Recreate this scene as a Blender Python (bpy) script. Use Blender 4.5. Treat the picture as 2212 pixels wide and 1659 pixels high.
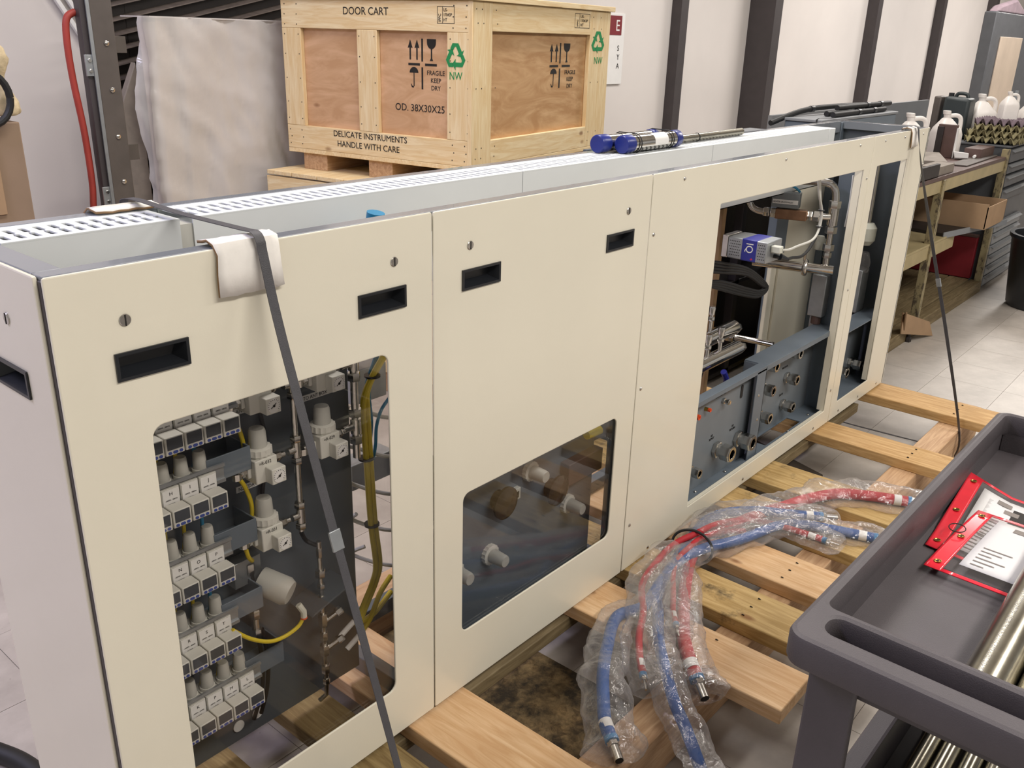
import bpy, bmesh, math, random
from mathutils import Vector, Matrix, noise
random.seed(7)
for _o in list(bpy.data.objects): bpy.data.objects.remove(_o)
SC = bpy.context.scene
COL = SC.collection
PI = math.pi
R = math.radians

# ------------------------------------------------------------------ camera
cd = bpy.data.cameras.new('camera'); cam = bpy.data.objects.new('camera', cd); COL.objects.link(cam)
cd.sensor_width = 36.0; cd.sensor_fit = 'HORIZONTAL'; cd.lens = 36.0 * 1933.86 / 2212.0
cd.clip_start = 0.02; cd.clip_end = 100
_R = ((0.6492873, -0.76004615, 0.02749281), (-0.25869335, -0.25469958, -0.93177566), (0.71519491, 0.59787789, -0.36199209))
cam.matrix_world = Matrix(((_R[0][0], -_R[1][0], -_R[2][0], -0.4325), (_R[0][1], -_R[1][1], -_R[2][1], -1.10037),
                           (_R[0][2], -_R[1][2], -_R[2][2], 1.5208), (0, 0, 0, 1)))
SC.camera = cam
# ------------------------------------------------------------------ world, lamps, exposure
wd = bpy.data.worlds.new('hall'); SC.world = wd; wd.use_nodes = True
wd.node_tree.nodes['Background'].inputs[0].default_value = (0.93, 0.90, 0.86, 1)
wd.node_tree.nodes['Background'].inputs[1].default_value = 0.50
def lamp(name, loc, sx, sy, power, color, rot=(0, 0, 0)):
    d = bpy.data.lights.new(name, 'AREA'); d.shape = 'RECTANGLE'; d.size = sx; d.size_y = sy; d.energy = power; d.color = color
    o = bpy.data.objects.new(name, d); COL.objects.link(o); o.location = loc; o.rotation_euler = rot
    return o
WARM = (1.0, 0.95, 0.885); NEUT = (1.0, 0.95, 0.90); COOL = (0.74, 0.72, 1.0)
lamp('fluorescent_lamp', (1.0, -2.6, 3.55), 2.8, 0.6, 150, WARM)
lamp('fluorescent_lamp', (4.6, -2.2, 3.55), 2.4, 0.5, 88, WARM)
lamp('fluorescent_lamp', (1.6, 0.9, 3.55), 2.4, 0.5, 78, NEUT)
lamp('fluorescent_lamp', (5.6, 1.2, 3.55), 2.4, 0.5, 72, NEUT)
lamp('fluorescent_lamp', (9.8, 0.6, 3.55), 2.4, 0.6, 175, NEUT)
lamp('fluorescent_lamp', (14.0, 0.4, 3.55), 2.4, 0.6, 190, NEUT)
lamp('fluorescent_lamp', (-1.5, 1.5, 3.3), 1.4, 0.6, 92, COOL)
SC.view_settings.view_transform = 'Standard'; SC.view_settings.look = 'None'
SC.view_settings.gamma = 1.0; SC.view_settings.use_curve_mapping = False
SC.view_settings.exposure = -0.14
cy = SC.cycles
cy.use_denoising = True
cy.max_bounces = 8; cy.diffuse_bounces = 3; cy.glossy_bounces = 4; cy.transmission_bounces = 4; cy.transparent_max_bounces = 24
cy.caustics_reflective = False; cy.caustics_refractive = False
cy.sample_clamp_indirect = 6

# ------------------------------------------------------------------ materials
def srgb(h):
    h = h.lstrip('#'); out = []
    for i in (0, 2, 4):
        c = int(h[i:i + 2], 16) / 255.0
        out.append(c / 12.92 if c <= 0.04045 else ((c + 0.055) / 1.055) ** 2.4)
    return (out[0], out[1], out[2], 1.0)
def newmat(name):
    m = bpy.data.materials.new(name); m.use_nodes = True
    return m, m.node_tree.nodes, m.node_tree.links, m.node_tree.nodes['Principled BSDF']
def mixcol(n, l, fac, a, b):
    x = n.new('ShaderNodeMix'); x.data_type = 'RGBA'
    if hasattr(fac, 'links'): l.new(fac, x.inputs[0])
    else: x.inputs[0].default_value = fac
    for s, v in ((6, a), (7, b)):
        if hasattr(v, 'links'): l.new(v, x.inputs[s])
        else: x.inputs[s].default_value = v
    return x.outputs[2]
def ramp(n, l, src, p0, p1):
    r = n.new('ShaderNodeMapRange'); l.new(src, r.inputs[0]); r.inputs[1].default_value = p0; r.inputs[2].default_value = p1
    return r.outputs[0]
def coords(n, l, scale=(1, 1, 1), kind='Object'):
    t = n.new('ShaderNodeTexCoord'); m = n.new('ShaderNodeMapping'); l.new(t.outputs[kind], m.inputs[0]); m.inputs[3].default_value = scale
    return m.outputs[0]
def noisetex(n, l, vec, scale, detail=4, rough=0.55, dist=0.0):
    t = n.new('ShaderNodeTexNoise'); l.new(vec, t.inputs['Vector']); t.inputs['Scale'].default_value = scale
    t.inputs['Detail'].default_value = detail; t.inputs['Roughness'].default_value = rough; t.inputs['Distortion'].default_value = dist
    return t.outputs[0]
def bump(n, l, p, h, strength, dist=0.002):
    b = n.new('ShaderNodeBump'); l.new(h, b.inputs['Height']); b.inputs['Strength'].default_value = strength; b.inputs['Distance'].default_value = dist
    l.new(b.outputs[0], p.inputs['Normal'])
def plain(name, color, rough=0.5, metal=0.0, var=0.06, scale=12.0, bmp=0.0, bscale=200.0, coat=0.0, spec=0.5):
    m, n, l, p = newmat(name); c = srgb(color)
    p.inputs['Roughness'].default_value = rough; p.inputs['Metallic'].default_value = metal
    p.inputs['Coat Weight'].default_value = coat; p.inputs['Specular IOR Level'].default_value = spec
    v = coords(n, l)
    f = ramp(n, l, noisetex(n, l, v, scale), 0.3, 0.7)
    d = tuple(max(0, x * (1 - var * 2)) for x in c[:3]) + (1,)
    e = tuple(min(1, x * (1 + var)) for x in c[:3]) + (1,)
    l.new(mixcol(n, l, f, d, e), p.inputs['Base Color'])
    if bmp: bump(n, l, p, noisetex(n, l, v, bscale, 2), bmp)
    return m
def wood(name, light, dark, axis='x', grain=55.0, rough=0.65, knots=True, mould=0.0, seed=0.0, ply=False):
    m, n, l, p = newmat(name); p.inputs['Roughness'].default_value = rough; p.inputs['Specular IOR Level'].default_value = 0.3
    s = {'x': (0.09, 1, 1), 'y': (1, 0.09, 1), 'z': (1, 1, 0.09)}[axis]
    if ply: s = {'x': (0.28, 1, 1), 'y': (1, 0.28, 1), 'z': (1, 1, 0.28)}[axis]
    v = coords(n, l, s)
    a = n.new('ShaderNodeVectorMath'); a.operation = 'ADD'; l.new(v, a.inputs[0])
    oi = n.new('ShaderNodeObjectInfo'); mu = n.new('ShaderNodeMath'); mu.operation = 'MULTIPLY_ADD'
    l.new(oi.outputs['Random'], mu.inputs[0]); mu.inputs[1].default_value = 7.0; mu.inputs[2].default_value = seed
    l.new(mu.outputs[0], a.inputs[1])
    g = noisetex(n, l, a.outputs[0], grain if not ply else 9.0, 5, 0.6, 1.2 if not ply else 2.6)
    w = n.new('ShaderNodeTexWave'); w.bands_direction = 'DIAGONAL' if ply else {'x': 'Y', 'y': 'X', 'z': 'X'}[axis]
    l.new(a.outputs[0], w.inputs['Vector']); w.inputs['Scale'].default_value = 14.0 if not ply else 8.0
    w.inputs['Distortion'].default_value = 5.0 if not ply else 9.0; w.inputs['Detail'].default_value = 2.5; w.inputs['Detail Scale'].default_value = 1.4
    f1 = ramp(n, l, g, 0.38, 0.68)
    c = mixcol(n, l, f1, srgb(dark), srgb(light))
    wf = n.new('ShaderNodeMath'); wf.operation = 'MULTIPLY'; l.new(w.outputs['Fac'], wf.inputs[0]); wf.inputs[1].default_value = 0.22
    c = mixcol(n, l, wf.outputs[0], c, srgb(dark))
    if knots:
        vv = coords(n, l, tuple(2.2 if q < 1 else 4.5 for q in s))
        a2 = n.new('ShaderNodeVectorMath'); a2.operation = 'ADD'; l.new(vv, a2.inputs[0]); l.new(mu.outputs[0], a2.inputs[1])
        vo = n.new('ShaderNodeTexVoronoi'); l.new(a2.outputs[0], vo.inputs['Vector']); vo.inputs['Scale'].default_value = 1.6
        k = ramp(n, l, vo.outputs['Distance'], 0.10, 0.05)
        km = n.new('ShaderNodeMath'); km.operation = 'MULTIPLY'; l.new(k, km.inputs[0]); km.inputs[1].default_value = 0.75
        c = mixcol(n, l, km.outputs[0], c, srgb('#7a4a26'))
    if mould:
        vb = coords(n, l, (1, 1, 1)); mo = ramp(n, l, noisetex(n, l, vb, 9, 6, 0.7), 0.56, 0.70)
        mm = n.new('ShaderNodeMath'); mm.operation = 'MULTIPLY'; l.new(mo, mm.inputs[0]); mm.inputs[1].default_value = mould
        c = mixcol(n, l, mm.outputs[0], c, srgb('#2a2720'))
    l.new(c, p.inputs['Base Color']); bump(n, l, p, g, 0.25, 0.002)
    return m
def tint_glass(name, tint, rough=0.02, ior=1.45, minfac=0.0):
    m, n, l, p = newmat(name); n.remove(p)
    tr = n.new('ShaderNodeBsdfTransparent'); tr.inputs[0].default_value = tint
    gl = n.new('ShaderNodeBsdfGlossy'); gl.inputs['Roughness'].default_value = rough
    lw = n.new('ShaderNodeLayerWeight'); lw.inputs[0].default_value = 0.5
    pw = n.new('ShaderNodeMath'); pw.operation = 'POWER'; l.new(lw.outputs['Facing'], pw.inputs[0]); pw.inputs[1].default_value = 5.0
    f0 = ((ior - 1) / (ior + 1)) ** 2
    ad = n.new('ShaderNodeMath'); ad.operation = 'MULTIPLY_ADD'; l.new(pw.outputs[0], ad.inputs[0]); ad.inputs[1].default_value = 1 - f0; ad.inputs[2].default_value = f0 + minfac; ad.use_clamp = True
    mx = n.new('ShaderNodeMixShader'); l.new(ad.outputs[0], mx.inputs[0]); l.new(tr.outputs[0], mx.inputs[1]); l.new(gl.outputs[0], mx.inputs[2])
    l.new(mx.outputs[0], n['Material Output'].inputs[0])
    return m
def film(name, tint, milk, gloss_rough=0.16, crinkle=0.35, scale=30.0, edge=0.45):
    m, n, l, p = newmat(name); n.remove(p)
    v = coords(n, l); nz = noisetex(n, l, v, scale, 3, 0.6, 1.5)
    b = n.new('ShaderNodeBump'); l.new(nz, b.inputs['Height']); b.inputs['Strength'].default_value = crinkle; b.inputs['Distance'].default_value = 0.006
    tr = n.new('ShaderNodeBsdfTransparent'); tr.inputs[0].default_value = tint
    df = n.new('ShaderNodeBsdfDiffuse'); df.inputs[0].default_value = (0.80, 0.77, 0.76, 1)
    lw = n.new('ShaderNodeLayerWeight'); lw.inputs[0].default_value = 0.5; l.new(b.outputs[0], lw.inputs['Normal'])
    pw = n.new('ShaderNodeMath'); pw.operation = 'POWER'; l.new(lw.outputs['Facing'], pw.inputs[0]); pw.inputs[1].default_value = 2.0
    ma = n.new('ShaderNodeMath'); ma.operation = 'MULTIPLY_ADD'; l.new(pw.outputs[0], ma.inputs[0]); ma.inputs[1].default_value = edge; ma.inputs[2].default_value = milk; ma.use_clamp = True
    m1 = n.new('ShaderNodeMixShader'); l.new(ma.outputs[0], m1.inputs[0]); l.new(tr.outputs[0], m1.inputs[1]); l.new(df.outputs[0], m1.inputs[2])
    gl = n.new('ShaderNodeBsdfGlossy'); gl.inputs['Roughness'].default_value = gloss_rough; l.new(b.outputs[0], gl.inputs['Normal'])
    p5 = n.new('ShaderNodeMath'); p5.operation = 'POWER'; l.new(lw.outputs['Facing'], p5.inputs[0]); p5.inputs[1].default_value = 3.5
    fr = n.new('ShaderNodeMath'); fr.operation = 'MULTIPLY_ADD'; l.new(p5.outputs[0], fr.inputs[0]); fr.inputs[1].default_value = 0.55; fr.inputs[2].default_value = 0.07
    mi = n.new('ShaderNodeMath'); mi.operation = 'MINIMUM'; l.new(fr.outputs[0], mi.inputs[0]); mi.inputs[1].default_value = 0.38
    m2 = n.new('ShaderNodeMixShader'); l.new(mi.outputs[0], m2.inputs[0]); l.new(m1.outputs[0], m2.inputs[1]); l.new(gl.outputs[0], m2.inputs[2])
    l.new(m2.outputs[0], n['Material Output'].inputs[0])
    return m

M = {}
M['cream'] = plain('cream_paint', '#e6e0ce', 0.30, var=0.015, scale=3, bmp=0.04, bscale=350, coat=0.25)
M['gray_paint'] = plain('gray_gloss_paint', '#7b8086', 0.22, var=0.03, scale=5, coat=0.3)
M['dark_gray'] = plain('slate_gray_paint', '#555c63', 0.45, var=0.05, scale=7)
M['plate_gray'] = plain('connection_plate_gray', '#737a80', 0.45, var=0.05, scale=7)
M['slate'] = plain('machine_slate_paint', '#66707a', 0.42, var=0.05, scale=7)
M['duct'] = plain('white_duct_plastic', '#dfe3e4', 0.45, var=0.01)
M['black_plastic'] = plain('black_plastic', '#222428', 0.33, var=0.1)
M['black_rubber'] = plain('black_rubber', '#141416', 0.55, var=0.1)
M['steel'] = plain('stainless_steel', '#c9c6c0', 0.24, 1.0, var=0.06, scale=30)
M['chrome'] = plain('polished_steel', '#d6d3cd', 0.12, 1.0, var=0.05, scale=25)
M['brass_dark'] = plain('bronze_body', '#8a6a52', 0.4, 0.8, var=0.1, scale=30)
M['alu'] = plain('brushed_aluminium', '#a9adb0', 0.38, 0.7, var=0.05, scale=40)
M['white_plastic'] = plain('white_plastic', '#d9d8d0', 0.42, var=0.03)
M['offwhite'] = plain('offwhite_plastic', '#c6c5bd', 0.45, var=0.03)
M['knob_gray'] = plain('knob_gray_plastic', '#bbbab3', 0.5, var=0.04)
M['screen'] = plain('display_screen', '#4a4e54', 0.25, var=0.05)
M['blue_button'] = plain('blue_button', '#3c4f9a', 0.4)
M['paper'] = plain('white_paper', '#e9e8e6', 0.7, var=0.02)
M['ink'] = plain('black_ink', '#1f1c1a', 0.8, var=0.0)
M['greenink'] = plain('green_ink', '#1f8a4e', 0.8, var=0.0)
M['yellow'] = plain('yellow_tube', '#dcc42c', 0.4)
M['cyan'] = plain('cyan_tube', '#1f7fa8', 0.35)
M['orange'] = plain('orange_plastic', '#e2552b', 0.35)
M['blue_cap'] = plain('blue_cap_plastic', '#23307f', 0.3, var=0.05)
M['strap'] = plain('gray_strap', '#47464a', 0.5, var=0.06, scale=60, bmp=0.3, bscale=900)
M['card_white'] = plain('white_cardboard', '#efebe5', 0.75, var=0.03, scale=25, bmp=0.15, bscale=120)
M['card'] = plain('brown_cardboard', '#a5886a', 0.8, var=0.05, scale=10)
M['card_dark'] = plain('kraft_edge', '#8c6f4e', 0.85, var=0.06)
M['hose_blue'] = plain('blue_hose_foam', '#1d4f94', 0.7, var=0.08, scale=40)
M['hose_red'] = plain('red_hose_foam', '#b3202c', 0.7, var=0.08, scale=40)
M['hose_cuff'] = plain('blue_cuff', '#2377ad', 0.4)
M['cart'] = plain('cart_structural_foam', '#4d484b', 0.52, var=0.07, scale=9, bmp=0.25, bscale=600)
M['vinyl_red'] = plain('red_vinyl', '#e6273a', 0.22, var=0.04, scale=30, coat=0.4)
M['brass'] = plain('brass_grommet', '#b99a4e', 0.3, 0.9)
M['pipe'] = plain('steel_pipe', '#a7a293', 0.24, 1.0, var=0.12, scale=18)
M['wall_white'] = plain('wall_paint', '#dcd6d2', 0.7, var=0.03, scale=1.2)
M['column'] = plain('column_paint', '#413b3c', 0.5, var=0.06)
M['ceiling'] = plain('ceiling_paint', '#c9c6c0', 0.9, var=0.03)
M['rack_gray'] = plain('rack_bronze_gray', '#57504b', 0.5, var=0.08)
M['rack_dark'] = plain('rack_dark_steel', '#292322', 0.5, var=0.12)
M['red_rubber'] = plain('red_air_hose', '#a03a30', 0.55)
M['slat_edge'] = plain('slat_gray_brown', '#6a605a', 0.4, var=0.15, scale=30)
M['card_tall'] = plain('gray_brown_carton', '#917b67', 0.85, var=0.05, scale=6)
M['bench_cream'] = plain('bench_cream_paint', '#ab9c76', 0.5, var=0.08, scale=8)
M['cab_gray'] = plain('cabinet_gray', '#54565a', 0.5, var=0.06)
M['board_gray'] = plain('board_gray', '#84878b', 0.5, var=0.05, scale=3)
M['jug'] = plain('jug_plastic', '#e6e1dc', 0.4, var=0.02)
M['jerry'] = plain('jerrycan_teal_black', '#2e3638', 0.45, var=0.08)
M['egg'] = plain('egg_tray_pulp', '#8d8564', 0.9, var=0.1, scale=30)
M['egg_violet'] = plain('egg_tray_pulp_violet', '#6f6068', 0.9, var=0.1, scale=30)
M['brown_metal'] = plain('brown_metal', '#5a4540', 0.45, var=0.08)
M['wood_block'] = plain('gray_wood', '#867d74', 0.7, var=0.08, scale=20)
M['red_bin'] = plain('red_metal', '#7c1c26', 0.5, var=0.06)
M['beige_panel'] = plain('beige_panel', '#b9a998', 0.6, var=0.05, scale=4)
M['fleece'] = plain('cream_fleece', '#d8c6a2', 0.95, var=0.12, scale=40, bmp=0.8, bscale=90)
M['violetgray'] = plain('violet_gray_cloth', '#7d6c74', 0.9, var=0.1)
M['brown_gloss'] = plain('glossy_brown', '#3a3028', 0.15, var=0.05)
M['blue_box'] = plain('blue_box_paint', '#2b2f8f', 0.35, var=0.04)
M['valve_gray'] = plain('valve_box_gray', '#7d8386', 0.45)
M['ptfe'] = plain('milky_fitting', '#cfd0c4', 0.35)
M['pane1'] = tint_glass('smoked_pane', (0.95, 0.94, 0.93, 1), ior=1.5)
M['pane2'] = tint_glass('smoked_pane_shade_tint', (0.90, 0.90, 0.90, 1), ior=1.55)  # extra tint paints in the shade of the interior behind window two
M['sleeve'] = film('plastic_sleeve_film', (0.96, 0.95, 0.95, 1), 0.045, 0.11, 0.65, 34, 0.33)
M['pouchclear'] = film('clear_vinyl', (0.96, 0.96, 0.97, 1), 0.02, 0.05, 0.06, 9, 0.1)
M['wrapfilm'] = film('stretch_wrap', (0.93, 0.91, 0.90, 1), 0.62, 0.22, 0.6, 14, 0.3)
M['deck_y'] = wood('deck_board_pine', '#dfbf98', '#c79f74', 'y')
M['deck_yellow'] = wood('deck_board_yellow', '#cdb07c', '#a88a56', 'y', mould=0.85)
M['deck_grayed'] = wood('deck_board_aged', '#d2ae7c', '#b08a58', 'y')
M['deck_olive'] = wood('deck_board_olive', '#97835a', '#6e5a38', 'y')
M['stringer'] = wood('stringer_pine', '#d2b08c', '#b08c6a', 'x')
M['crate_x'] = wood('crate_pine_x', '#f2dfb8', '#e2c595', 'x')
M['crate_y'] = wood('crate_pine_y', '#f2dfb8', '#e2c595', 'y')
M['crate_z'] = wood('crate_pine_z', '#f2dfb8', '#e2c595', 'z')
M['ply_l'] = wood('plywood_pink', '#dcb48f', '#c49a73', 'y', knots=True, ply=True)
M['ply_r'] = wood('plywood_tan', '#d6b084', '#b98e62', 'x', knots=True, ply=True, seed=3.0)
M['base_wood'] = wood('bench_base_wood', '#8f7f60', '#6b5c42', 'x', knots=False)
def osb(name):
    m, n, l, p = newmat(name); p.inputs['Roughness'].default_value = 0.8
    v = coords(n, l); vo = n.new('ShaderNodeTexVoronoi'); l.new(v, vo.inputs['Vector']); vo.inputs['Scale'].default_value = 38
    big = ramp(n, l, noisetex(n, l, v, 7, 6, 0.7), 0.40, 0.62)
    c = mixcol(n, l, ramp(n, l, noisetex(n, l, v, 45, 5, 0.65, 1.0), 0.35, 0.65), srgb('#4b3a22'), srgb('#9c8158'))
    hs = n.new('ShaderNodeSeparateColor'); l.new(vo.outputs['Color'], hs.inputs[0])
    c = mixcol(n, l, ramp(n, l, hs.outputs[0], 0.2, 1.6), c, srgb('#b39a70'))
    c = mixcol(n, l, big, srgb('#2d2519'), c)
    l.new(c, p.inputs['Base Color']); bump(n, l, p, vo.outputs['Distance'], 0.5, 0.004)
    return m
M['osb'] = osb('mouldy_strand_board')
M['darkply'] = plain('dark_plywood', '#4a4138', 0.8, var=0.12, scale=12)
def floormat():
    m, n, l, p = newmat('vinyl_floor_tile'); p.inputs['Roughness'].default_value = 0.42
    v = coords(n, l)
    f = ramp(n, l, noisetex(n, l, v, 2.2, 6, 0.65), 0.38, 0.66)
    c = mixcol(n, l, f, srgb('#a39b93'), srgb('#c4bcb3'))
    v2 = coords(n, l, (0.5, 1.6, 1)); d = ramp(n, l, noisetex(n, l, v2, 6, 8, 0.75, 0.8), 0.60, 0.78)
    c = mixcol(n, l, d, c, srgb('#6f675e'))
    s = ramp(n, l, noisetex(n, l, v, 60, 3, 0.6), 0.72, 0.78)
    c = mixcol(n, l, s, c, srgb('#57504a'))
    l.new(c, p.inputs['Base Color']); 
    return m
M['floor'] = floormat()
M['joint'] = plain('tile_joint', '#6e6760', 0.8)
def benchpost():
    m, n, l, p = newmat('worn_cream_post'); p.inputs['Roughness'].default_value = 0.55
    v = coords(n, l, (1, 1, 0.5)); f = ramp(n, l, noisetex(n, l, v, 28, 4, 0.7), 0.5, 0.6)
    l.new(mixcol(n, l, f, srgb('#948867'), srgb('#51473a')), p.inputs['Base Color'])
    return m
M['post_worn'] = benchpost()

# ------------------------------------------------------------------ mesh helpers
class MB:
    def __init__(s): s.v = []; s.f = []
    def add(s, vs, fs):
        b = len(s.v); s.v += [tuple(q) for q in vs]; s.f += [tuple(i + b for i in q) for q in fs]; return s
    def box(s, x0, x1, y0, y1, z0, z1):
        return s.add([(x0, y0, z0), (x1, y0, z0), (x1, y1, z0), (x0, y1, z0), (x0, y0, z1), (x1, y0, z1), (x1, y1, z1), (x0, y1, z1)],
                     [(0, 3, 2, 1), (4, 5, 6, 7), (0, 1, 5, 4), (1, 2, 6, 5), (2, 3, 7, 6), (3, 0, 4, 7)])
    def hexa(s, p):   # eight corners, bottom four then top four, counter-clockwise
        return s.add(p, [(0, 3, 2, 1), (4, 5, 6, 7), (0, 1, 5, 4), (1, 2, 6, 5), (2, 3, 7, 6), (3, 0, 4, 7)])
    def bar(s, a, b, w, h, up=(0, 0, 1)):   # rectangular bar from a to b
        a = Vector(a); b = Vector(b); t = (b - a).normalized(); u = Vector(up); x = t.cross(u)
        if x.length < 1e-4: x = t.cross(Vector((1, 0, 0)))
        x.normalize(); y = x.cross(t).normalized()
        c = [(-w / 2, -h / 2), (w / 2, -h / 2), (w / 2, h / 2), (-w / 2, h / 2)]
        vs = [a + x * i + y * j for i, j in c] + [b + x * i + y * j for i, j in c]
        return s.add(vs, [(0, 1, 2, 3), (7, 6, 5, 4), (0, 4, 5, 1), (1, 5, 6, 2), (2, 6, 7, 3), (3, 7, 4, 0)])
    def revolve(s, prof, o, d, seg=20, phase=0.0):   # prof: list of (distance along d, radius)
        o = Vector(o); d = Vector(d).normalized(); x = d.orthogonal().normalized()
        if abs(d.z) < 0.9: x = d.cross(Vector((0, 0, 1))).normalized()
        y = d.cross(x)
        b = []; vs = []
        for t, r in prof:
            for k in range(seg):
                a = 2 * PI * k / seg + phase; vs.append(o + d * t + (x * math.cos(a) + y * math.sin(a)) * r)
        fs = []
        for i in range(len(prof) - 1):
            for k in range(seg):
                k2 = (k + 1) % seg; fs.append((i * seg + k, i * seg + k2, (i + 1) * seg + k2, (i + 1) * seg + k))
        if prof[0][1] > 1e-6: fs.append(tuple(range(seg - 1, -1, -1)))
        if prof[-1][1] > 1e-6: fs.append(tuple((len(prof) - 1) * seg + k for k in range(seg)))
        return s.add(vs, fs)
    def cyl(s, a, b, r, r2=None, seg=20):
        a = Vector(a); b = Vector(b); return s.revolve([(0, r), ((b - a).length, r if r2 is None else r2)], a, b - a, seg)
    def tube(s, pts, r, seg=10, smooth=True, n=6, radf=None):
        P = spline(pts, n) if smooth else [Vector(p) for p in pts]
        vs = []; fs = []; prev = None
        for i, p in enumerate(P):
            t = (P[min(i + 1, len(P) - 1)] - P[max(i - 1, 0)]).normalized()
            if prev is None: x = t.orthogonal().normalized()
            else:
                x = prev - t * prev.dot(t); x.normalize()
            prev = x; y = t.cross(x)
            rr_ = r if radf is None else r * radf(i / (len(P) - 1))
            for k in range(seg):
                a = 2 * PI * k / seg; vs.append(p + (x * math.cos(a) + y * math.sin(a)) * rr_)
        for i in range(len(P) - 1):
            for k in range(seg):
                k2 = (k + 1) % seg; fs.append((i * seg + k, i * seg + k2, (i + 1) * seg + k2, (i + 1) * seg + k))
        fs.append(tuple(range(seg - 1, -1, -1))); fs.append(tuple((len(P) - 1) * seg + k for k in range(seg)))
        return s.add(vs, fs)
    def prism(s, poly, o, u, v, depth):   # 2D convex or simple polygon extruded along u x v
        o = Vector(o); u = Vector(u); v = Vector(v); w = u.cross(v).normalized() * depth; n = len(poly)
        vs = [o + u * a + v * b for a, b in poly] + [o + u * a + v * b + w for a, b in poly]
        return s.add(vs, [tuple(range(n - 1, -1, -1)), tuple(range(n, 2 * n))] + [(i, (i + 1) % n, n + (i + 1) % n, n + i) for i in range(n)])
    def mesh(s, name, angle=35):
        me = bpy.data.meshes.new(name); me.from_pydata(s.v, [], s.f); me.update(); return finish(me, angle)
    def build(s, name, mat, parent=None, bev=0.0, seg=2, label=None, angle=35):
        return obj(name, s.mesh(name, angle), mat, parent, bev, seg, label)
def finish(me, angle=35):
    bm = bmesh.new(); bm.from_mesh(me); bmesh.ops.recalc_face_normals(bm, faces=bm.faces); bm.to_mesh(me); bm.free()
    me.polygons.foreach_set('use_smooth', [True] * len(me.polygons)); me.set_sharp_from_angle(angle=R(angle)); return me
def spline(pts, n=6):
    P = [Vector(p) for p in pts]; out = []
    if len(P) < 3: return P
    for i in range(len(P) - 1):
        p0 = P[max(i - 1, 0)]; p1 = P[i]; p2 = P[i + 1]; p3 = P[min(i + 2, len(P) - 1)]
        for k in range(n):
            t = k / n; out.append(0.5 * ((2 * p1) + (p2 - p0) * t + (2 * p0 - 5 * p1 + 4 * p2 - p3) * t * t + (3 * p1 - p0 - 3 * p2 + p3) * t ** 3))
    out.append(P[-1]); return out
WORLD = set()
def obj(name, me, mat, parent=None, bev=0.0, seg=2, label=None):
    o = bpy.data.objects.new(name, me); COL.objects.link(o)
    if mat is not None and len(me.materials) == 0: me.materials.append(mat)
    if parent is not None:
        o.parent = parent
        if parent.name in WORLD: o.matrix_parent_inverse = Matrix.Translation(-parent.location)
    if bev:
        b = o.modifiers.new('bevel', 'BEVEL'); b.width = bev; b.segments = seg; b.limit_method = 'ANGLE'; b.angle_limit = R(50)
    if label: o['label'] = label
    return o
def tag(o, label, cat, group=None, kind=None):
    if label: o['label'] = label
    if cat: o['category'] = cat
    if group: o['group'] = group
    if kind: o['kind'] = kind
    return o
def thing(name, loc, label, cat, group=None, rz=0.0, world=True):
    o = bpy.data.objects.new(name, None); COL.objects.link(o); o.location = loc; o.rotation_euler = (0, 0, rz); o.empty_display_size = 0.05
    if world: WORLD.add(o.name)
    return tag(o, label, cat, group)
def struct(name, mb, mat, parent=None, bev=0.0):
    o = mb.build(name, mat, parent, bev)
    if parent is None: o['kind'] = 'structure'
    return o
def rr(x0, x1, z0, z1, r, n=5):
    out = []
    for cx, cz, a0 in ((x1 - r, z1 - r, 0), (x0 + r, z1 - r, 90), (x0 + r, z0 + r, 180), (x1 - r, z0 + r, 270)):
        for k in range(n + 1):
            a = R(a0 + 90 * k / n); out.append((cx + r * math.cos(a), cz + r * math.sin(a)))
    return out
def plate_mesh(outer, holes, t, bev, mtx, name='plate'):
    cu = bpy.data.curves.new(name, 'CURVE'); cu.dimensions = '2D'; cu.fill_mode = 'BOTH'
    for loop in [outer] + list(holes):
        sp = cu.splines.new('POLY'); sp.points.add(len(loop) - 1)
        for i, q in enumerate(loop): sp.points[i].co = (q[0], q[1], 0, 1)
        sp.use_cyclic_u = True
    cu.extrude = max(t / 2 - bev, 1e-5); cu.bevel_depth = bev; cu.bevel_resolution = 1; cu.offset = -bev
    tmp = bpy.data.objects.new('tmp', cu); COL.objects.link(tmp)
    me = bpy.data.meshes.new_from_object(tmp); bpy.data.objects.remove(tmp); bpy.data.curves.remove(cu)
    me.name = name; me.transform(mtx); me.materials.clear(); return finish(me, 30)
def mXZ(y0, t): return Matrix(((1, 0, 0, 0), (0, 0, -1, y0 + t / 2), (0, 1, 0, 0), (0, 0, 0, 1)))       # plate in the XZ plane, front at y0
def mYZ(x0, t): return Matrix(((0, 0, 1, x0 + t / 2), (1, 0, 0, 0), (0, 1, 0, 0), (0, 0, 0, 1)))
def mXY(z0, t): return Matrix.Translation((0, 0, z0 + t / 2))
def text_mesh(s, size, o, right, up, sx=1.0, align='LEFT', ext=0.0004, line=1.0):
    cu = bpy.data.curves.new('txt', 'FONT'); cu.body = s; cu.size = size; cu.align_x = align; cu.extrude = ext; cu.space_line = line; cu.resolution_u = 3
    tmp = bpy.data.objects.new('tmp', cu); COL.objects.link(tmp)
    me = bpy.data.meshes.new_from_object(tmp); bpy.data.objects.remove(tmp); bpy.data.curves.remove(cu)
    r = Vector(right).normalized(); u = Vector(up).normalized(); w = r.cross(u); o = Vector(o)
    me.transform(Matrix(((r.x * sx, u.x, w.x, o.x), (r.y * sx, u.y, w.y, o.y), (r.z * sx, u.z, w.z, o.z), (0, 0, 0, 1)))); me.materials.clear(); return me
def text(name, s, size, o, right, up, parent, mat='ink', sx=1.0, align='LEFT', line=1.0):
    return obj(name, text_mesh(s, size, o, right, up, sx, align, 0.0004, line), M[mat], parent)
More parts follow.
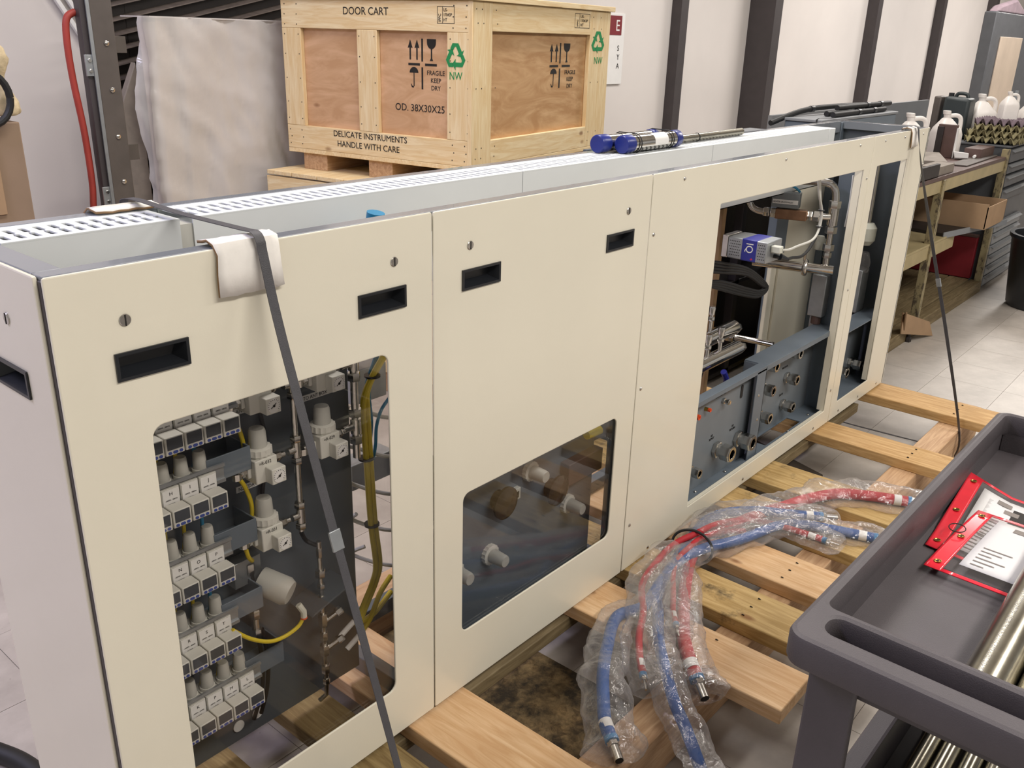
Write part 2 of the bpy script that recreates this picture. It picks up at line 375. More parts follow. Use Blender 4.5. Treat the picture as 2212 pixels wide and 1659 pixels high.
def place(kit, parent, loc, rot=(0, 0, 0), scale=1.0, label=None):
    name, me, mat, bev = kit[0]
    o = obj(name, me, mat, parent, bev); o.location = loc; o.rotation_euler = rot; o.scale = (scale,) * 3
    if label: o['label'] = label
    for name, me, mat, bev in kit[1:]: obj(name, me, mat, o, bev)
    return o

# ================================================================== THE ROOM
fl = struct('floor', MB().box(-5, 24, -8, 3.2, -0.10, -0.0022), M['joint'])
TS = 0.3048
tile_me = MB().box(0.0007, TS - 0.0007, 0.0007, TS - 0.0007, -0.002, 0.0).mesh('tile')
tile_me.materials.append(M['floor'])
for i in range(24):
    for j in range(8):
        t = obj('tile', tile_me, None, fl); t.location = (-0.42 + i * TS, -1.249 + j * TS, 0)
X0, X1, Y0, Y1 = -0.42, -0.42 + 24 * TS, -1.249, -1.249 + 8 * TS
far = MB().box(-5, 24, -8, Y0, -0.002, 0).box(-5, 24, Y1, 3.2, -0.002, 0).box(-5, X0, Y0, Y1, -0.002, 0).box(X1, 24, Y0, Y1, -0.002, 0)
obj('far_tiles', far.mesh('far_tiles'), M['floor'], fl)['kind'] = 'stuff'
struct('wall_back', MB().box(-5, 24, 3.0, 3.15, 0, 3.7), M['wall_white'])
struct('wall_right', MB().box(24, 24.15, -8, 3.15, 0, 3.7), M['wall_white'])
struct('ceiling', MB().box(-5, 24.15, -8, 3.15, 3.7, 3.85), M['ceiling'])
# steel columns of the back wall: x0, width, depth from wall
for k, (x0, w, d) in enumerate(((6.34, .11, .09), (7.69, .15, .25), (10.57, .13, .125), (12.99, .12, .11), (15.45, .14, .13))):
    cmb = MB().box(x0, x0 + w, 3.0 - d, 3.0, 0, 3.7)
    struct('trim_%d' % (k + 1), cmb, M['column'])
# sign on the back wall, mostly hidden behind the crate
sg = thing('wall_sign', (5.45, 2.985, 1.45), 'white wall sign with red header peeking out behind the tall crate', 'sign')
MB().box(5.20, 5.66, 2.985, 2.999, 1.20, 1.70).build('panel', M['paper'], sg, 0.002)
MB().box(5.22, 5.615, 2.982, 2.986, 1.55, 1.685).build('header', M['red_bin'], sg)
text('lettering', 'E', 0.11, (5.535, 2.9815, 1.58), (1, 0, 0), (0, 0, 1), sg, 'paper')
text('lettering', 'S\nY\nA', 0.055, (5.575, 2.9835, 1.44), (1, 0, 0), (0, 0, 1), sg, 'ink', line=1.15)

# ================================================================== THE SKID UNDER THE MACHINE
sk = thing('shipping_skid', (1.9, 0.05, 0), 'long wooden shipping skid carrying the cream cabinet', 'pallet')
def board(x0, x1, y0, y1, mat, dz=0.0, skew=0.0, zt=0.165, th=0.038):
    p = [(x0, y0, zt - th), (x1, y0, zt - th), (x1 + skew, y1, zt - th), (x0 + skew, y1, zt - th)]
    p += [(a, b, zt + dz) for a, b, c in p]
    return MB().hexa(p).build('deck_board', M[mat], sk, 0.003)
for b in ((3.205, 3.385, -0.60, .395, 'deck_grayed'), (2.655, 2.805, -0.60, .56, 'deck_grayed'), (2.15, 2.33, -0.58, .56, 'deck_yellow'),
          (1.90, 2.06, -0.60, .56, 'deck_yellow'), (1.625, 1.782, -0.60, .56, 'deck_y'), (1.395, 1.548, -0.60, .56, 'deck_yellow'),
          (1.160, 1.318, -0.562, .56, 'deck_y'), (0.585, 0.752, -0.62, .56, 'deck_y'), (0.43, 0.535, -0.60, .56, 'deck_olive'),
          (0.16, 0.30, -0.35, .56, 'deck_olive')):
    board(*b)
for y0, y1, z0 in ((-0.380, -0.291, 0.0), (0.435, 0.524, 0.0)):
    MB().box(0.13, 3.50 if y0 < 0 else 3.27, y0, y1, z0, 0.127).build('stringer', M['stringer'], sk, 0.004)
MB().box(0.10, 3.17, 0.016, 0.105, 0.089, 0.127).build('runner', M['base_wood'], sk, 0.003)
nm = MB()
for (bx, w) in ((1.625, .157), (1.395, .153), (1.16, .158), (2.655, .15), (3.205, .18)):
    for dx in (.03, w / 2, w - .03): nm.cyl((bx + dx, -0.335, 0.1655), (bx + dx + .001, -0.335, 0.1662), 0.004, seg=8)
nm.build('nail_head', M['black_rubber'], sk)
sh = MB().box(0.80, 1.115, -0.265, 0.425, 0.0, 0.014).build('strand_board', M['osb'])
tag(sh, 'mouldy brown strand board lying on the floor under the skid', 'board')
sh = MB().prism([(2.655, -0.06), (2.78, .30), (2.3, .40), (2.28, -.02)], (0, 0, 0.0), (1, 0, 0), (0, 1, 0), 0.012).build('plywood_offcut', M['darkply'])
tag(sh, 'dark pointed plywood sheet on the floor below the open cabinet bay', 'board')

# ================================================================== THE MACHINE
ZB, ZT = 0.165, 1.235
mc = thing('instrument_cabinet', (1.69, 0.18, ZB), 'long cream instrument cabinet with windowed panels strapped to a skid', 'cabinet')
def panel(name, x0, x1, win, r, rev=0.0):
    hole = [rr(*win, r)] if win else []
    me = plate_mesh(rr(x0, x1, ZB + 0.006, ZT, 0.004, 2), hole, 0.0045, 0.002, mXZ(0.0, 0.0045), name)
    return obj(name, me, M['cream'], mc)
P1 = panel('front_panel', 0.0, 0.6560, (0.113, 0.548, 0.287, 1.004), 0.018)
P2 = panel('front_panel', 0.6590, 1.3670, (0.741, 1.291, 0.318, 0.653), 0.018)
P3 = panel('front_panel', 1.3700, 2.7835, (1.712, 2.726, 0.233, 1.128), 0.0025)
P4 = panel('front_panel', 2.7860, 3.3780, (2.850, 3.170, 0.236, 1.130), 0.0025)
MB().box(0.098, 0.563, 0.0065, 0.0105, 0.272, 1.019).build('window_pane', M['pane1'], P1)
MB().box(0.726, 1.306, 0.0065, 0.0105, 0.303, 0.668).build('window_pane', M['pane2'], P2)
MB().box(2.7255, 2.7275, .005, .030, .233, 1.128).build('return_flange', M['cream'], P3); MB().box(1.712, 2.726, .005, .016, .231, .2325).build('return_flange', M['cream'], P3)
MB().box(3.169, 3.171, .005, .024, .236, 1.130).build('return_flange', M['cream'], P4)
# recessed black pull handles and quarter-turn slotted locks
def pull_mesh():
    hw, hh, d = 0.053, 0.0195, 0.020
    m = MB(); t = 0.0045
    o_ = [(-hw, -hh), (hw, -hh), (hw, hh), (-hw, hh)]; i_ = [(-hw + t, -hh + t), (hw - t, -hh + t), (hw - t, hh - t), (-hw + t, hh - t)]
    b_ = [(-hw + .016, -hh + .013), (hw - .016, -hh + .013), (hw - t - .002, hh - t), (-hw + t + .002, hh - t)]
    vs = [(a, 0.0, b) for a, b in o_] + [(a, -0.003, b) for a, b in o_] + [(a, -0.003, b) for a, b in i_] + [(a, d, b) for a, b in b_]
    fs = []
    for k in range(4):
        k2 = (k + 1) % 4
        fs += [(k, k2, 4 + k2, 4 + k), (4 + k, 4 + k2, 8 + k2, 8 + k), (8 + k, 8 + k2, 12 + k2, 12 + k)]
    fs.append((12, 13, 14, 15)); m.add(vs, fs); return m.mesh('handle', 20)
PULL = [('handle', pull_mesh(), M['black_plastic'], 0.0)]
def lock_mesh():
    m = MB().revolve([(0.0, 0.0082), (0.0022, 0.0082), (0.003, 0.0074), (0.003, 0.0)], (0, 0.001, 0), (0, -1, 0), 20); return m.mesh('lock')
LOCK = [('lock', lock_mesh(), M['steel'], 0.0), ('slot', MB().box(-0.0009, 0.0009, -0.0026, -0.0016, -0.0075, 0.0075).mesh('slot'), M['ink'], 0.0)]
def cuthandle(pan, x, z, rot=(0, 0, 0), y=0.0):
    o = place(PULL, pan, (x, y, z), rot)
    return o
# the pocket of each handle sinks into the panel: cut the panel there with a matching hole
def repanel(o, x0, x1, holes):
    me = plate_mesh(rr(x0, x1, ZB + 0.006, ZT, 0.004, 2), holes, 0.0045, 0.002, mXZ(0.0, 0.0045), o.name); me.materials.append(M['cream']); o.data = me
hh = lambda x, z: rr(x - 0.0505, x + 0.0505, z - 0.017, z + 0.017, 0.001, 1)
repanel(P1, 0.0, 0.6560, [rr(0.113, 0.548, 0.287, 1.004, 0.018), hh(0.127, 1.101), hh(0.538, 1.100)])
repanel(P2, 0.6590, 1.3670, [rr(0.741, 1.291, 0.318, 0.653, 0.018), hh(0.7845, 1.100), hh(1.247, 1.100)])
for p_, x, z in ((P1, .127, 1.101), (P1, .538, 1.100), (P2, .7845, 1.100), (P2, 1.247, 1.100)): cuthandle(p_, x, z)
for p_, x in ((P1, .095), (P1, .566), (P2, .753), (P2, 1.274)): place(LOCK, p_, (x, 0, 1.163))
SCREW = [('screw', MB().revolve([(0, .0052), (.0016, .005), (.0034, .0032), (.004, 0)], (0, 0.001, 0), (0, -1, 0), 12).mesh('screw'), M['steel'], 0.0)]
for p_, pts in ((P3, ((1.510, 1.212), (2.078, 1.213), (2.652, 1.214), (1.389, 1.093), (1.390, .701), (1.392, .307), (2.075, .190), (2.639, .190), (2.762, .698), (2.762, 1.095), (2.758, .308), (1.50, .190))),
                (P4, ((2.890, 1.214), (3.094, 1.214), (3.304, 1.214), (3.366, 1.095), (3.366, .700), (3.366, .307), (3.292, .190), (3.082, .190), (2.879, .190)))):
    for x, z in pts: place(SCREW, p_, (x, 0, z))
# left side panel with its own handle and lock
SP = obj('side_panel', plate_mesh(rr(0.0155, 0.356, ZB + 0.006, ZT, 0.004, 2), [rr(.083, .186, 1.059, 1.093, .001, 1)], 0.006, 0.0025, mYZ(-0.004, 0.006)), M['cream'], mc)
o = place(PULL, SP, (-0.004, 0.1345, 1.076), (0, 0, -PI / 2))
o = place(LOCK, SP, (-0.004, 0.117, 1.161), (0, 0, -PI / 2))
SR = obj('side_panel', plate_mesh(rr(0.0, 0.356, ZB + 0.006, ZT, 0.004, 2), [], 0.012, 0.002, mYZ(3.362, 0.012)), M['dark_gray'], mc)
# frame: corner posts, rails (dark gray gloss)
for x0, x1, y0, y1 in ((0.0006, .030, .0050, .030), (0.004, .034, .330, .362), (3.330, 3.362, .330, .362), (1.352, 1.385, .330, .362)):
    MB().box(x0, x1, y0, y1, ZB, 1.230).build('corner_post', M['column'] if y0 < .1 else M['slate'], mc, 0.002)
for x0, x1 in ((.63, .68), (1.345, 1.39)):
    MB().box(x0, x1, .030, .060, ZB + .01, 1.2).build('mullion', M['dark_gray'], mc, 0.002)
MB().box(2.800, 2.835, .024, .110, ZB + .01, 1.2).build('mullion', M['slate'], mc, 0.002)
top = MB().box(0.003, 3.374, .0062, .0345, 1.2000, 1.2350)
top.build('top_rail', M['gray_paint'], mc, 0.0012)
MB().box(0.002, 3.374, .336, .364, 1.19, 1.2350).build('top_rail', M['gray_paint'], mc, 0.0015)
MB().box(0.0025, .040, .0345, .336, 1.200, 1.2350).build('top_rail', M['gray_paint'], mc, 0.0015)
MB().box(3.345, 3.374, .0345, .336, 1.205, 1.2350).build('top_rail', M['gray_paint'], mc, 0.0015)
for y0, y1 in ((.0065, .046), (.330, .362)):
    MB().box(.03, 3.34, y0, y1, ZB, ZB + .040).build('bottom_rail', M['dark_gray'], mc, 0.002)
for x in (0.004, 0.63, 1.35, 2.80, 3.335):
    MB().box(x, x + .03, .046, .330, ZB, ZB + .040).build('bottom_rail', M['dark_gray'], mc, 0.002)
# white slotted wiring duct along the top
def slot(x, y0, y1, w):
    ym = (y0 + y1) / 2; n = w * .28
    return [(x - w, y0 + .004), (x - w * .6, y0), (x + w, y0), (x + w, ym - .006), (x + n, ym - .003), (x + n, ym + .003), (x + w, ym + .006), (x + w, y1 - .004), (x + w * .6, y1),
            (x - w, y1), (x - w, ym + .006), (x - n, ym + .003), (x - n, ym - .003), (x - w, ym - .006)]
dsegs = [(.044, .314), (.337, 1.17), (1.172, 2.06), (2.062, 2.94)]
for a, b in dsegs:
    holes = []; x = a + .016
    while x < b - .012: holes.append(slot(x, .241, .309, .0048)); x += .0215
    obj('slotted_cover', plate_mesh([(a, .226), (b, .226), (b, .335), (a, .335)], holes, .003, 0.0002, mXY(1.2315, .003)), M['duct'], mc)
    d = MB().box(a, b, .226, .2285, 1.03, 1.2315).box(a, b, .3325, .335, 1.03, 1.2315).box(a, b, .226, .335, 1.03, 1.033)
    d.build('wiring_duct', M['duct'], mc)
MB().box(.312, .339, .2295, .3315, 1.05, 1.224).build('duct_joint', M['offwhite'], mc)
MB().box(2.945, 3.0, .226, .335, 1.03, 1.2340).build('duct_end_cap', M['duct'], mc, .002)
MB().cyl((0.655, .17, 1.10), (0.660, .15, 1.213), .017, seg=14).build('teal_tube_end', M['cyan'], mc)

# ---- behind window one: mounting plate with regulators
MB().box(.036, .619, .200, .206, .197, 1.17).build('mounting_plate', M['dark_gray'], mc, .001)
# pressure units: body with label, display with three buttons, knob
DISP = MB().box(-.0157, .0157, .0, .026, 0, .0305)
def knobmesh(name, r0, r1, h, seg=18, ridge=.06):
    m = MB(); vs = []; prof = [(0, r0), (h * .86, r1), (h, r1 * .86)]
    for t, r in prof:
        for k in range(seg * 2):
            a = PI * k / seg; q = r * (1 - (ridge if k % 2 else 0)); vs.append((q * math.cos(a), q * math.sin(a), t))
    n = seg * 2; fs = [(i * n + k, i * n + (k + 1) % n, (i + 1) * n + (k + 1) % n, (i + 1) * n + k) for i in range(2) for k in range(n)]
    fs.append(tuple(2 * n + k for k in range(n))); fs.append(tuple(range(n - 1, -1, -1))); m.add(vs, fs); return m.mesh(name, 50)
bt = MB()
UK = [('pressure_unit', MB().box(-.0158, .0158, .030, .075, .004, .0555).box(-.011, .011, .026, .05, -.004, .012).mesh('pressure_unit'), M['offwhite'], .0012),
      ('display_housing', DISP.mesh('display_housing'), M['white_plastic'], .0014),
      ('display_screen', MB().box(-.0128, .0128, -.0008, .001, .0095, .0285).mesh('display_screen'), M['screen'], 0)]
for dx, w in ((-.0092, .0030), (0, .0042), (.0092, .0030)):
    me = MB().prism(rr(dx - w, dx + w, .0022, .0068, .0022, 3), (0, -.001, 0), (1, 0, 0), (0, 0, 1), -.002).mesh('button'); UK.append(('button', me, M['blue_button'], 0))
km = knobmesh('knob', .0118, .0102, .031); km.transform(Matrix.Translation((0, .051, .0615))); UK.append(('knob', km, M['knob_gray'], 0))
UK.append(('knob_collar', MB().revolve([(0, .0135), (.006, .0135)], (0, .051, .0555), (0, 0, 1), 18).mesh('knob_collar'), M['white_plastic'], 0))
UK.append(('unit_label', MB().box(-.0142, .0142, .0288, .0301, .008, .0535).mesh('unit_label'), M['paper'], 0))
rows = [(.306, .9065, 6, 'BCDEFG'), (.271, .7815, 5, 'GHIJ'), (.271, .640, 5, 'MNOP'), (.271, .4985, 5, 'QRST'), (.306, .357, 6, 'UVKPML')]
ROWL = [['B', 'C', 'D', 'E', 'F', 'G'], ['F', 'G', 'H', 'I', 'J'], ['L', 'M', 'N', 'O', 'P'], ['P', 'Q', 'R', 'S', 'T'], ['U', 'V', 'K', 'P', 'M', 'L']]
NAMES = ['LEFT', 'RIGHT TOP', 'TOP', 'J LEFT', 'LEFT', 'TOP']
for ri, (xr, zb, n, _) in enumerate(rows):
    for k in range(n):
        x = xr - .0157 - k * .0335
        u = place(UK, mc, (x, .09, zb))
        L_ = ROWL[ri][n - 1 - k]
        if k < 5:
            obj('label_text', text_mesh(L_, .0085, (0, .0285, .0435), (1, 0, 0), (0, 0, 1), 1, 'CENTER', .0001), M['ink'], u)
            obj('label_text', text_mesh('-50KPA - 50KPA', .0036, (0, .0285, .0345), (1, 0, 0), (0, 0, 1), .85, 'CENTER', .0001), M['ink'], u)
            obj('label_text', text_mesh('%s TOP\nAIR BEARING' % L_, .0040, (0, .0285, .0265), (1, 0, 0), (0, 0, 1), .9, 'CENTER', .0001), M['ink'], u)
    rl = MB().box(xr - n * .0335, xr + .018, .122, .126, zb + .030, zb + .036).box(xr - n * .0335, xr + .018, .122, .126, zb + .058, zb + .064).box(xr - n * .0335, xr + .018, .126, .130, zb + .034, zb + .060)
    rl.build('din_rail', M['alu'], mc)
    if ri:
        g = MB().box(xr - .01, xr + .074, .130, .133, zb + .030, zb + .074).box(xr + .071, xr + .074, .133, .200, zb + .030, zb + .074).box(xr - .01, xr + .074, .133, .200, zb + .030, zb + .033)
        g.build('rail_bracket', M['slate'], mc, .0008)
    # air tubes rising behind the knobs
    for k in range(n):
        x = xr - .0157 - k * .0335
        MB().tube([(x - .006, .165, zb + .02), (x - .004, .150, zb + .075), (x, .155, zb + .118), (x + .004, .17, zb + .15)], .0032, 8).build('air_tube', M['yellow' if k % 3 else 'cyan'], mc)
# large regulators
def hexnut(m, a, d, r, h): return m.revolve([(0, r * .93), (h * .08, r), (h * .92, r), (h, r * .93)], a, d, 6)
RB = MB().box(-.0225, .0225, -.022, .0225, -.0225, .0225).box(-.030, -.0225, -.010, .014, -.012, .012)
gz = -.0055
RK = [('pressure_regulator', RB.mesh('pressure_regulator'), M['white_plastic'], .002),
      ('gauge_block', MB().box(-.0035, .0255, -.042, -.020, -.0225, .0070).mesh('gauge_block'), M['white_plastic'], .0015),
      ('gauge_dial', MB().revolve([(0, .0126), (.0012, .0126)], (.011, -.0415, -.0078), (0, -1, 0), 24).mesh('gauge_dial'), M['paper'], 0)]
nd = MB().bar((.011, -.0432, -.0078), (.0155, -.0432, -.0035), .0012, .0006, (0, -1, 0)).bar((.011, -.0432, -.0078), (.0050, -.0432, -.0115), .0009, .0006, (0, -1, 0)).revolve([(0, .0022), (.0012, .0022)], (.011, -.0428, -.0078), (0, -1, 0), 12)
for a in range(-40, 220, 20):
    a1 = R(a); nd.bar((.011 + .0100 * math.cos(a1), -.0430, -.0078 + .0100 * math.sin(a1)), (.011 + .0118 * math.cos(a1), -.0430, -.0078 + .0118 * math.sin(a1)), .0007, .0005, (0, -1, 0))
RK.append(('gauge_needle', nd.mesh('gauge_needle'), M['ink'], 0))
ring = knobmesh('lock_ring', .0245, .0245, .0135, 16, .08); ring.transform(Matrix.Translation((0, 0, .0265))); RK.append(('lock_ring', ring, M['white_plastic'], 0))
RK.append(('bonnet', MB().revolve([(0, .021), (.004, .021)], (0, 0, .0225), (0, 0, 1), 20).mesh('bonnet'), M['white_plastic'], 0))
kn = knobmesh('knob', .0165, .0150, .034, 20, .05); kn.transform(Matrix.Translation((0, 0, .0395))); RK.append(('knob', kn, M['knob_gray'], 0))
fm = MB(); hexnut(fm, (-.030, 0, 0), (-1, 0, 0), .010, .009); fm.cyl((-.039, 0, 0), (-.047, 0, 0), .0075); fm.revolve([(0, .0095), (.012, .0095)], (-.047, 0, .003), (0, 0, -1), 8)
RK.append(('inlet_fitting', fm.mesh('inlet_fitting'), M['chrome'], 0))
f2 = MB(); f2.cyl((.0225, 0, .006), (.032, 0, .006), .007); hexnut(f2, (.032, 0, .006), (1, 0, 0), .0088, .011); f2.cyl((.043, 0, .006), (.052, 0, .006), .0055)
RK.append(('outlet_fitting', f2.mesh('outlet_fitting'), M['chrome'], 0))
REG = ((.368, .142, .804, '=R-032'), (.370, .142, .668, '=R-031'), (.508, .142, .804, '=R-029'), (.367, .142, .936, '=R-033'), (.507, .142, .938, '=R-030'))
for x, y, z, s in REG:
    o = place(RK, mc, (x, y, z))
    obj('name_text', text_mesh(s, .0088, (-.015, -.0225, .0125), (1, 0, 0), (0, 0, 1), .95, 'LEFT', .0001), M['ink'], o)
def strip_label(s, x, z, w, h=.012):
    MB().box(x, x + w, .1975, .1995, z, z + h).build('strip_label', M['paper'], mc); obj('strip_text', text_mesh(s, h * .85, (x + .004, .197, z + h * .22), (1, 0, 0), (0, 0, 1), .9, 'LEFT', .0001), M['ink'], mc)
strip_label('TO ANT BOX', .505, .868, .085); strip_label('N2/CDA BOX', .352, .735, .085); strip_label('TO ANTE', .345, .885, .06)
# manifold pipes with tees
def pipe(name, pts, r=.0056, mat='chrome'): return MB().tube(pts, r, 12, smooth=False).build(name, M[mat], mc)
pa = MB().tube([(.447, .142, 1.10), (.447, .142, .64)], .0056, 12, False)
for z in (.938, .810, .674): 
    pa.revolve([(0, .0085), (.030, .0085)], (.447, .142, z - .015), (0, 0, 1), 12); hexnut(pa, (.447, .142, z + .016), (0, 0, 1), .0105, .012); hexnut(pa, (.447, .142, z - .028), (0, 0, 1), .0105, .012)
    pa.cyl((.447, .142, z), (.428, .142, z), .007)
pa.build('manifold_pipe', M['chrome'], mc)
pb = MB().tube([(.587, .142, 1.10), (.587, .142, .745)], .0075, 12, False)
for z in (.942, .812):
    pb.revolve([(0, .0105), (.03, .0105)], (.587, .142, z - .015), (0, 0, 1), 12); hexnut(pb, (.587, .142, z + .02), (0, 0, 1), .013, .016); hexnut(pb, (.587, .142, z - .036), (0, 0, 1), .013, .016)
    pb.cyl((.587, .142, z), (.556, .142, z), .007)
pb.build('manifold_pipe', M['chrome'], mc)
ch = MB().tube([(.484, .142, .60), (.484, .142, .27), (.482, .142, .235), (.470, .15, .222)], .0048, 12, False)
for z, r, h in ((.565, .006, .02), (.520, .0105, .016), (.492, .0085, .012), (.455, .0085, .022), (.405, .010, .03), (.370, .0085, .02), (.335, .0105, .024), (.290, .009, .02), (.262, .0075, .014)):
    hexnut(ch, (.484, .142, z), (0, 0, 1), r, h)
for z in (.412, .345):
    ch.cyl((.484, .142, z), (.512, .135, z + .012), .0052); hexnut(ch, (.512, .135, z + .012), (.9, -.2, .4), .009, .014)
ch.build('gas_stack', M['steel'], mc)
MB().prism([(.440, .46), (.535, .487), (.54, .492), (.445, .466)], (0, .115, 0), (1, 0, 0), (0, 0, 1), -.07).build('stack_bracket', M['dark_gray'], mc)
# pneumatic actuator
aa = MB().revolve([(0, .026), (.052, .027), (.062, .022)], (.365, .165, .560), (.42, -.80, -.28), 26); aa.build('actuator', M['knob_gray'], mc)
MB().box(.315, .372, .17, .198, .560, .612).build('actuator_bracket', M['alu'], mc, .001)
av = MB(); hexnut(av, (.350, .175, .600), (0, 0, -1), .011, .022); av.tube([(.352, .175, .60), (.352, .172, .45)], .006, 10, False); hexnut(av, (.352, .172, .50), (0, 0, -1), .0105, .02); hexnut(av, (.352, .172, .455), (0, 0, -1), .0105, .02); av.build('actuator_valve', M['steel'], mc)
MB().tube([(.398, .098, .520), (.404, .092, .505), (.404, .092, .492)], .0062, 10, False).build('push_fitting', M['ptfe'], mc)
MB().tube([(.404, .092, .494), (.392, .095, .476), (.362, .098, .468), (.33, .100, .474), (.295, .104, .498), (.265, .11, .53)], .0038, 10).build('air_tube', M['yellow'], mc)
MB().revolve([(0, .0066), (.003, .0066)], (.404, .092, .493), (0, 0, -1), 12).build('tube_collar', M['orange'], mc)
for pts in ([(.334, .16, .91), (.343, .152, .87), (.345, .150, .835), (.335, .15, .80)], [(.326, .142, .795), (.340, .148, .770), (.350, .150, .735), (.350, .152, .705), (.335, .15, .675)], [(.326, .142, .655), (.335, .15, .63), (.348, .16, .612)]):
    MB().tube(pts, .0040, 10).build('air_tube', M['yellow'], mc)
for pts in ([(.352, .172, .45), (.356, .17, .39), (.352, .17, .32), (.33, .175, .25)], [(.362, .17, .45), (.368, .168, .38), (.362, .17, .31), (.35, .18, .25)], [(.40, .19, .93), (.415, .19, .82), (.40, .19, .72)], [(.452, .150, .63), (.470, .16, .60), (.484, .142, .59)]):
    MB().tube(pts, .0042, 10).build('black_tube', M['black_rubber'], mc)
# yellow trunk cable bundle at the right of the window and its ties
for dx, dy in ((0, 0), (.011, .006)):
    MB().tube([(.695 + dx, .17 + dy, .93), (.664 + dx, .17 + dy, .897), (.638 + dx, .17 + dy, .860), (.630 + dx, .17, .82), (.634 + dx, .17, .71), (.640 + dx, .17, .565), (.650 + dx, .17, .46), (.640 + dx, .17, .42), (.612 + dx, .165, .385), (.575 + dx, .15, .36)], .0062, 10).build('yellow_cable', M['yellow'], mc)
MB().tube([(.70, .18, .36), (.64, .165, .345), (.60, .155, .350), (.572, .148, .360)], .006, 10).build('yellow_cable', M['yellow'], mc)
MB().tube([(.70, .18, .40), (.655, .165, .385), (.62, .155, .350), (.59, .15, .33)], .006, 10).build('yellow_cable', M['yellow'], mc)
for z, x in ((.885, .66), (.712, .637), (.555, .646)):
    MB().revolve([(0, .0165), (.004, .0165)], (x, .174, z), (0, 0, 1), 14).build('cable_tie', M['black_plastic'], mc)
for k, pts in enumerate(([(.70, .19, .95), (.672, .185, .905), (.652, .185, .86), (.648, .185, .78), (.652, .185, .72), (.668, .185, .70)], [(.71, .20, .94), (.682, .19, .90), (.664, .19, .85), (.668, .19, .78), (.658, .188, .72)], [(.72, .19, .82), (.690, .185, .80), (.672, .18, .77), (.668, .18, .73), (.66, .18, .70)])):
    MB().tube(pts, .0035, 8).build('cyan_cable', M['cyan'], mc)
for k in range(5):
    zz = .78 - k * .09; MB().tube([(.60 + .02 * k, .24, zz + .04), (.66, .22 + .01 * k, zz + .02), (.72, .20, zz - .01), (.80, .22, zz - .03)], .0045, 8).build('gray_cable', M['offwhite'], mc)
for x, y, z, w, h in ((.665, .24, .80, .09, .075), (.66, .25, .60, .12, .06)):
    MB().box(x, x + w, y, y + .05, z, z + h).build('electronics_box', M['alu'], mc, .002)
for s, a, b in (('CL', (.553, .13, .385), (.518, .135, .362)), ('CL', (.57, .13, .345), (.535, .135, .322))):
    MB().tube([a, b], .0058, 10, False).build('cable_marker', M['paper'], mc)
for x, z in ((.353, .237), (.309, .233)):
    MB().revolve([(0, .012), (.002, .012)], (x, .199, z), (0, -1, 0), 20).build('warning_sticker', M['paper'], mc)

# ---- behind window two: dark panel with round knobs
MB().box(.69, 1.345, .100, .106, .21, .70).build('control_plate', M['slate'], mc)
KK = [('front_knob', knobmesh('front_knob', .0175, .0155, .040, 18, .05), M['knob_gray'], 0)]
rg = knobmesh('front_ring', .026, .026, .013, 16, .08); rg.transform(Matrix.Translation((0, 0, -.014))); KK.append(('front_ring', rg, M['white_plastic'], 0))
for x, z in ((.815, .395), (.935, .385), (.748, .525), (1.075, .552), (1.235, .40)):
    place(KK, mc, (x, .086, z), (PI / 2, 0, 0))
for x, z in ((.96, .52), (1.16, .475)):
    b_ = MB().revolve([(0, .024), (.022, .024), (.024, .040), (.030, .040), (.034, .030), (.034, 0)], (x, .099, z), (0, -1, 0), 26); b_.build('round_disc', M['brown_gloss'], mc)  # stepped glossy dark brown discs on the control plate
for x, z in ((.78, .455), (.998, .498), (1.135, .585)):
    fr_ = MB().box(x, x + .035, .088, .100, z, z + .030); fr_.build('gauge_frame', M['offwhite'], mc, .001); MB().box(x + .007, x + .028, .0872, .089, z + .006, z + .022).build('gauge_window', M['ink'], mc)
MB().box(1.20, 1.345, .07, .099, .47, .53).build('pipe_shelf', M['brown_metal'], mc, .002)
MB().tube([(1.25, .06, .60), (1.30, .055, .60)], .012, 12, False).build('yellow_band', M['yellow'], mc)

# ---- behind bays three and four: connection boxes and process piping
def boxplates():
    s = M['slate']
    MB().box(1.40, 2.212, .0265, .058, .540, .544).build('box_lid', s, mc, .0008)
    MB().box(1.40, 2.212, .0265, .0295, .528, .540).build('box_lip', s, mc, .0008)
    MB().box(1.40, 2.190, .056, .059, .205, .540).build('connection_plate', M['plate_gray'], mc, .0006)
    MB().box(1.40, 2.212, .0265, .056, .205, .222).build('box_floor', s, mc, .0006)
    MB().box(2.145, 2.212, .0265, .0300, .222, .535).build('box_flange', M['slate'], mc, .0006)
    MB().box(2.208, 2.212, .0265, .108, .205, .540).build('box_side', s, mc, .0006)
    MB().box(2.212, 2.798, .0265, .108, .540, .544).build('box_lid', s, mc, .0008)
    MB().box(2.212, 2.798, .0265, .0295, .524, .540).build('box_lip', s, mc, .0008)
    obj('connection_plate', plate_mesh([(2.212, .205), (2.798, .205), (2.798, .540), (2.212, .540)], [], .003, .0004, mXZ(.105, .003)), M['plate_gray'], mc)
    obj('box_floor', plate_mesh([(2.212, .0265), (2.798, .0265), (2.798, .105), (2.212, .105)], [[(2.33, .045), (2.62, .045), (2.62, .098), (2.33, .098)]], .004, .0004, mXY(.206, .004)), s, mc)
    MB().box(2.795, 2.799, .0265, .108, .205, .540).build('box_side', M['slate'], mc, .0006)
    MB().box(2.838, 3.34, .0265, .108, .490, .494).build('box_lid', s, mc, .0008)
    MB().box(2.838, 3.34, .105, .108, .205, .490).build('connection_plate', M['plate_gray'], mc, .0006)
    MB().box(2.838, 3.34, .0265, .105, .205, .210).build('box_floor', s, mc, .0006)
boxplates()
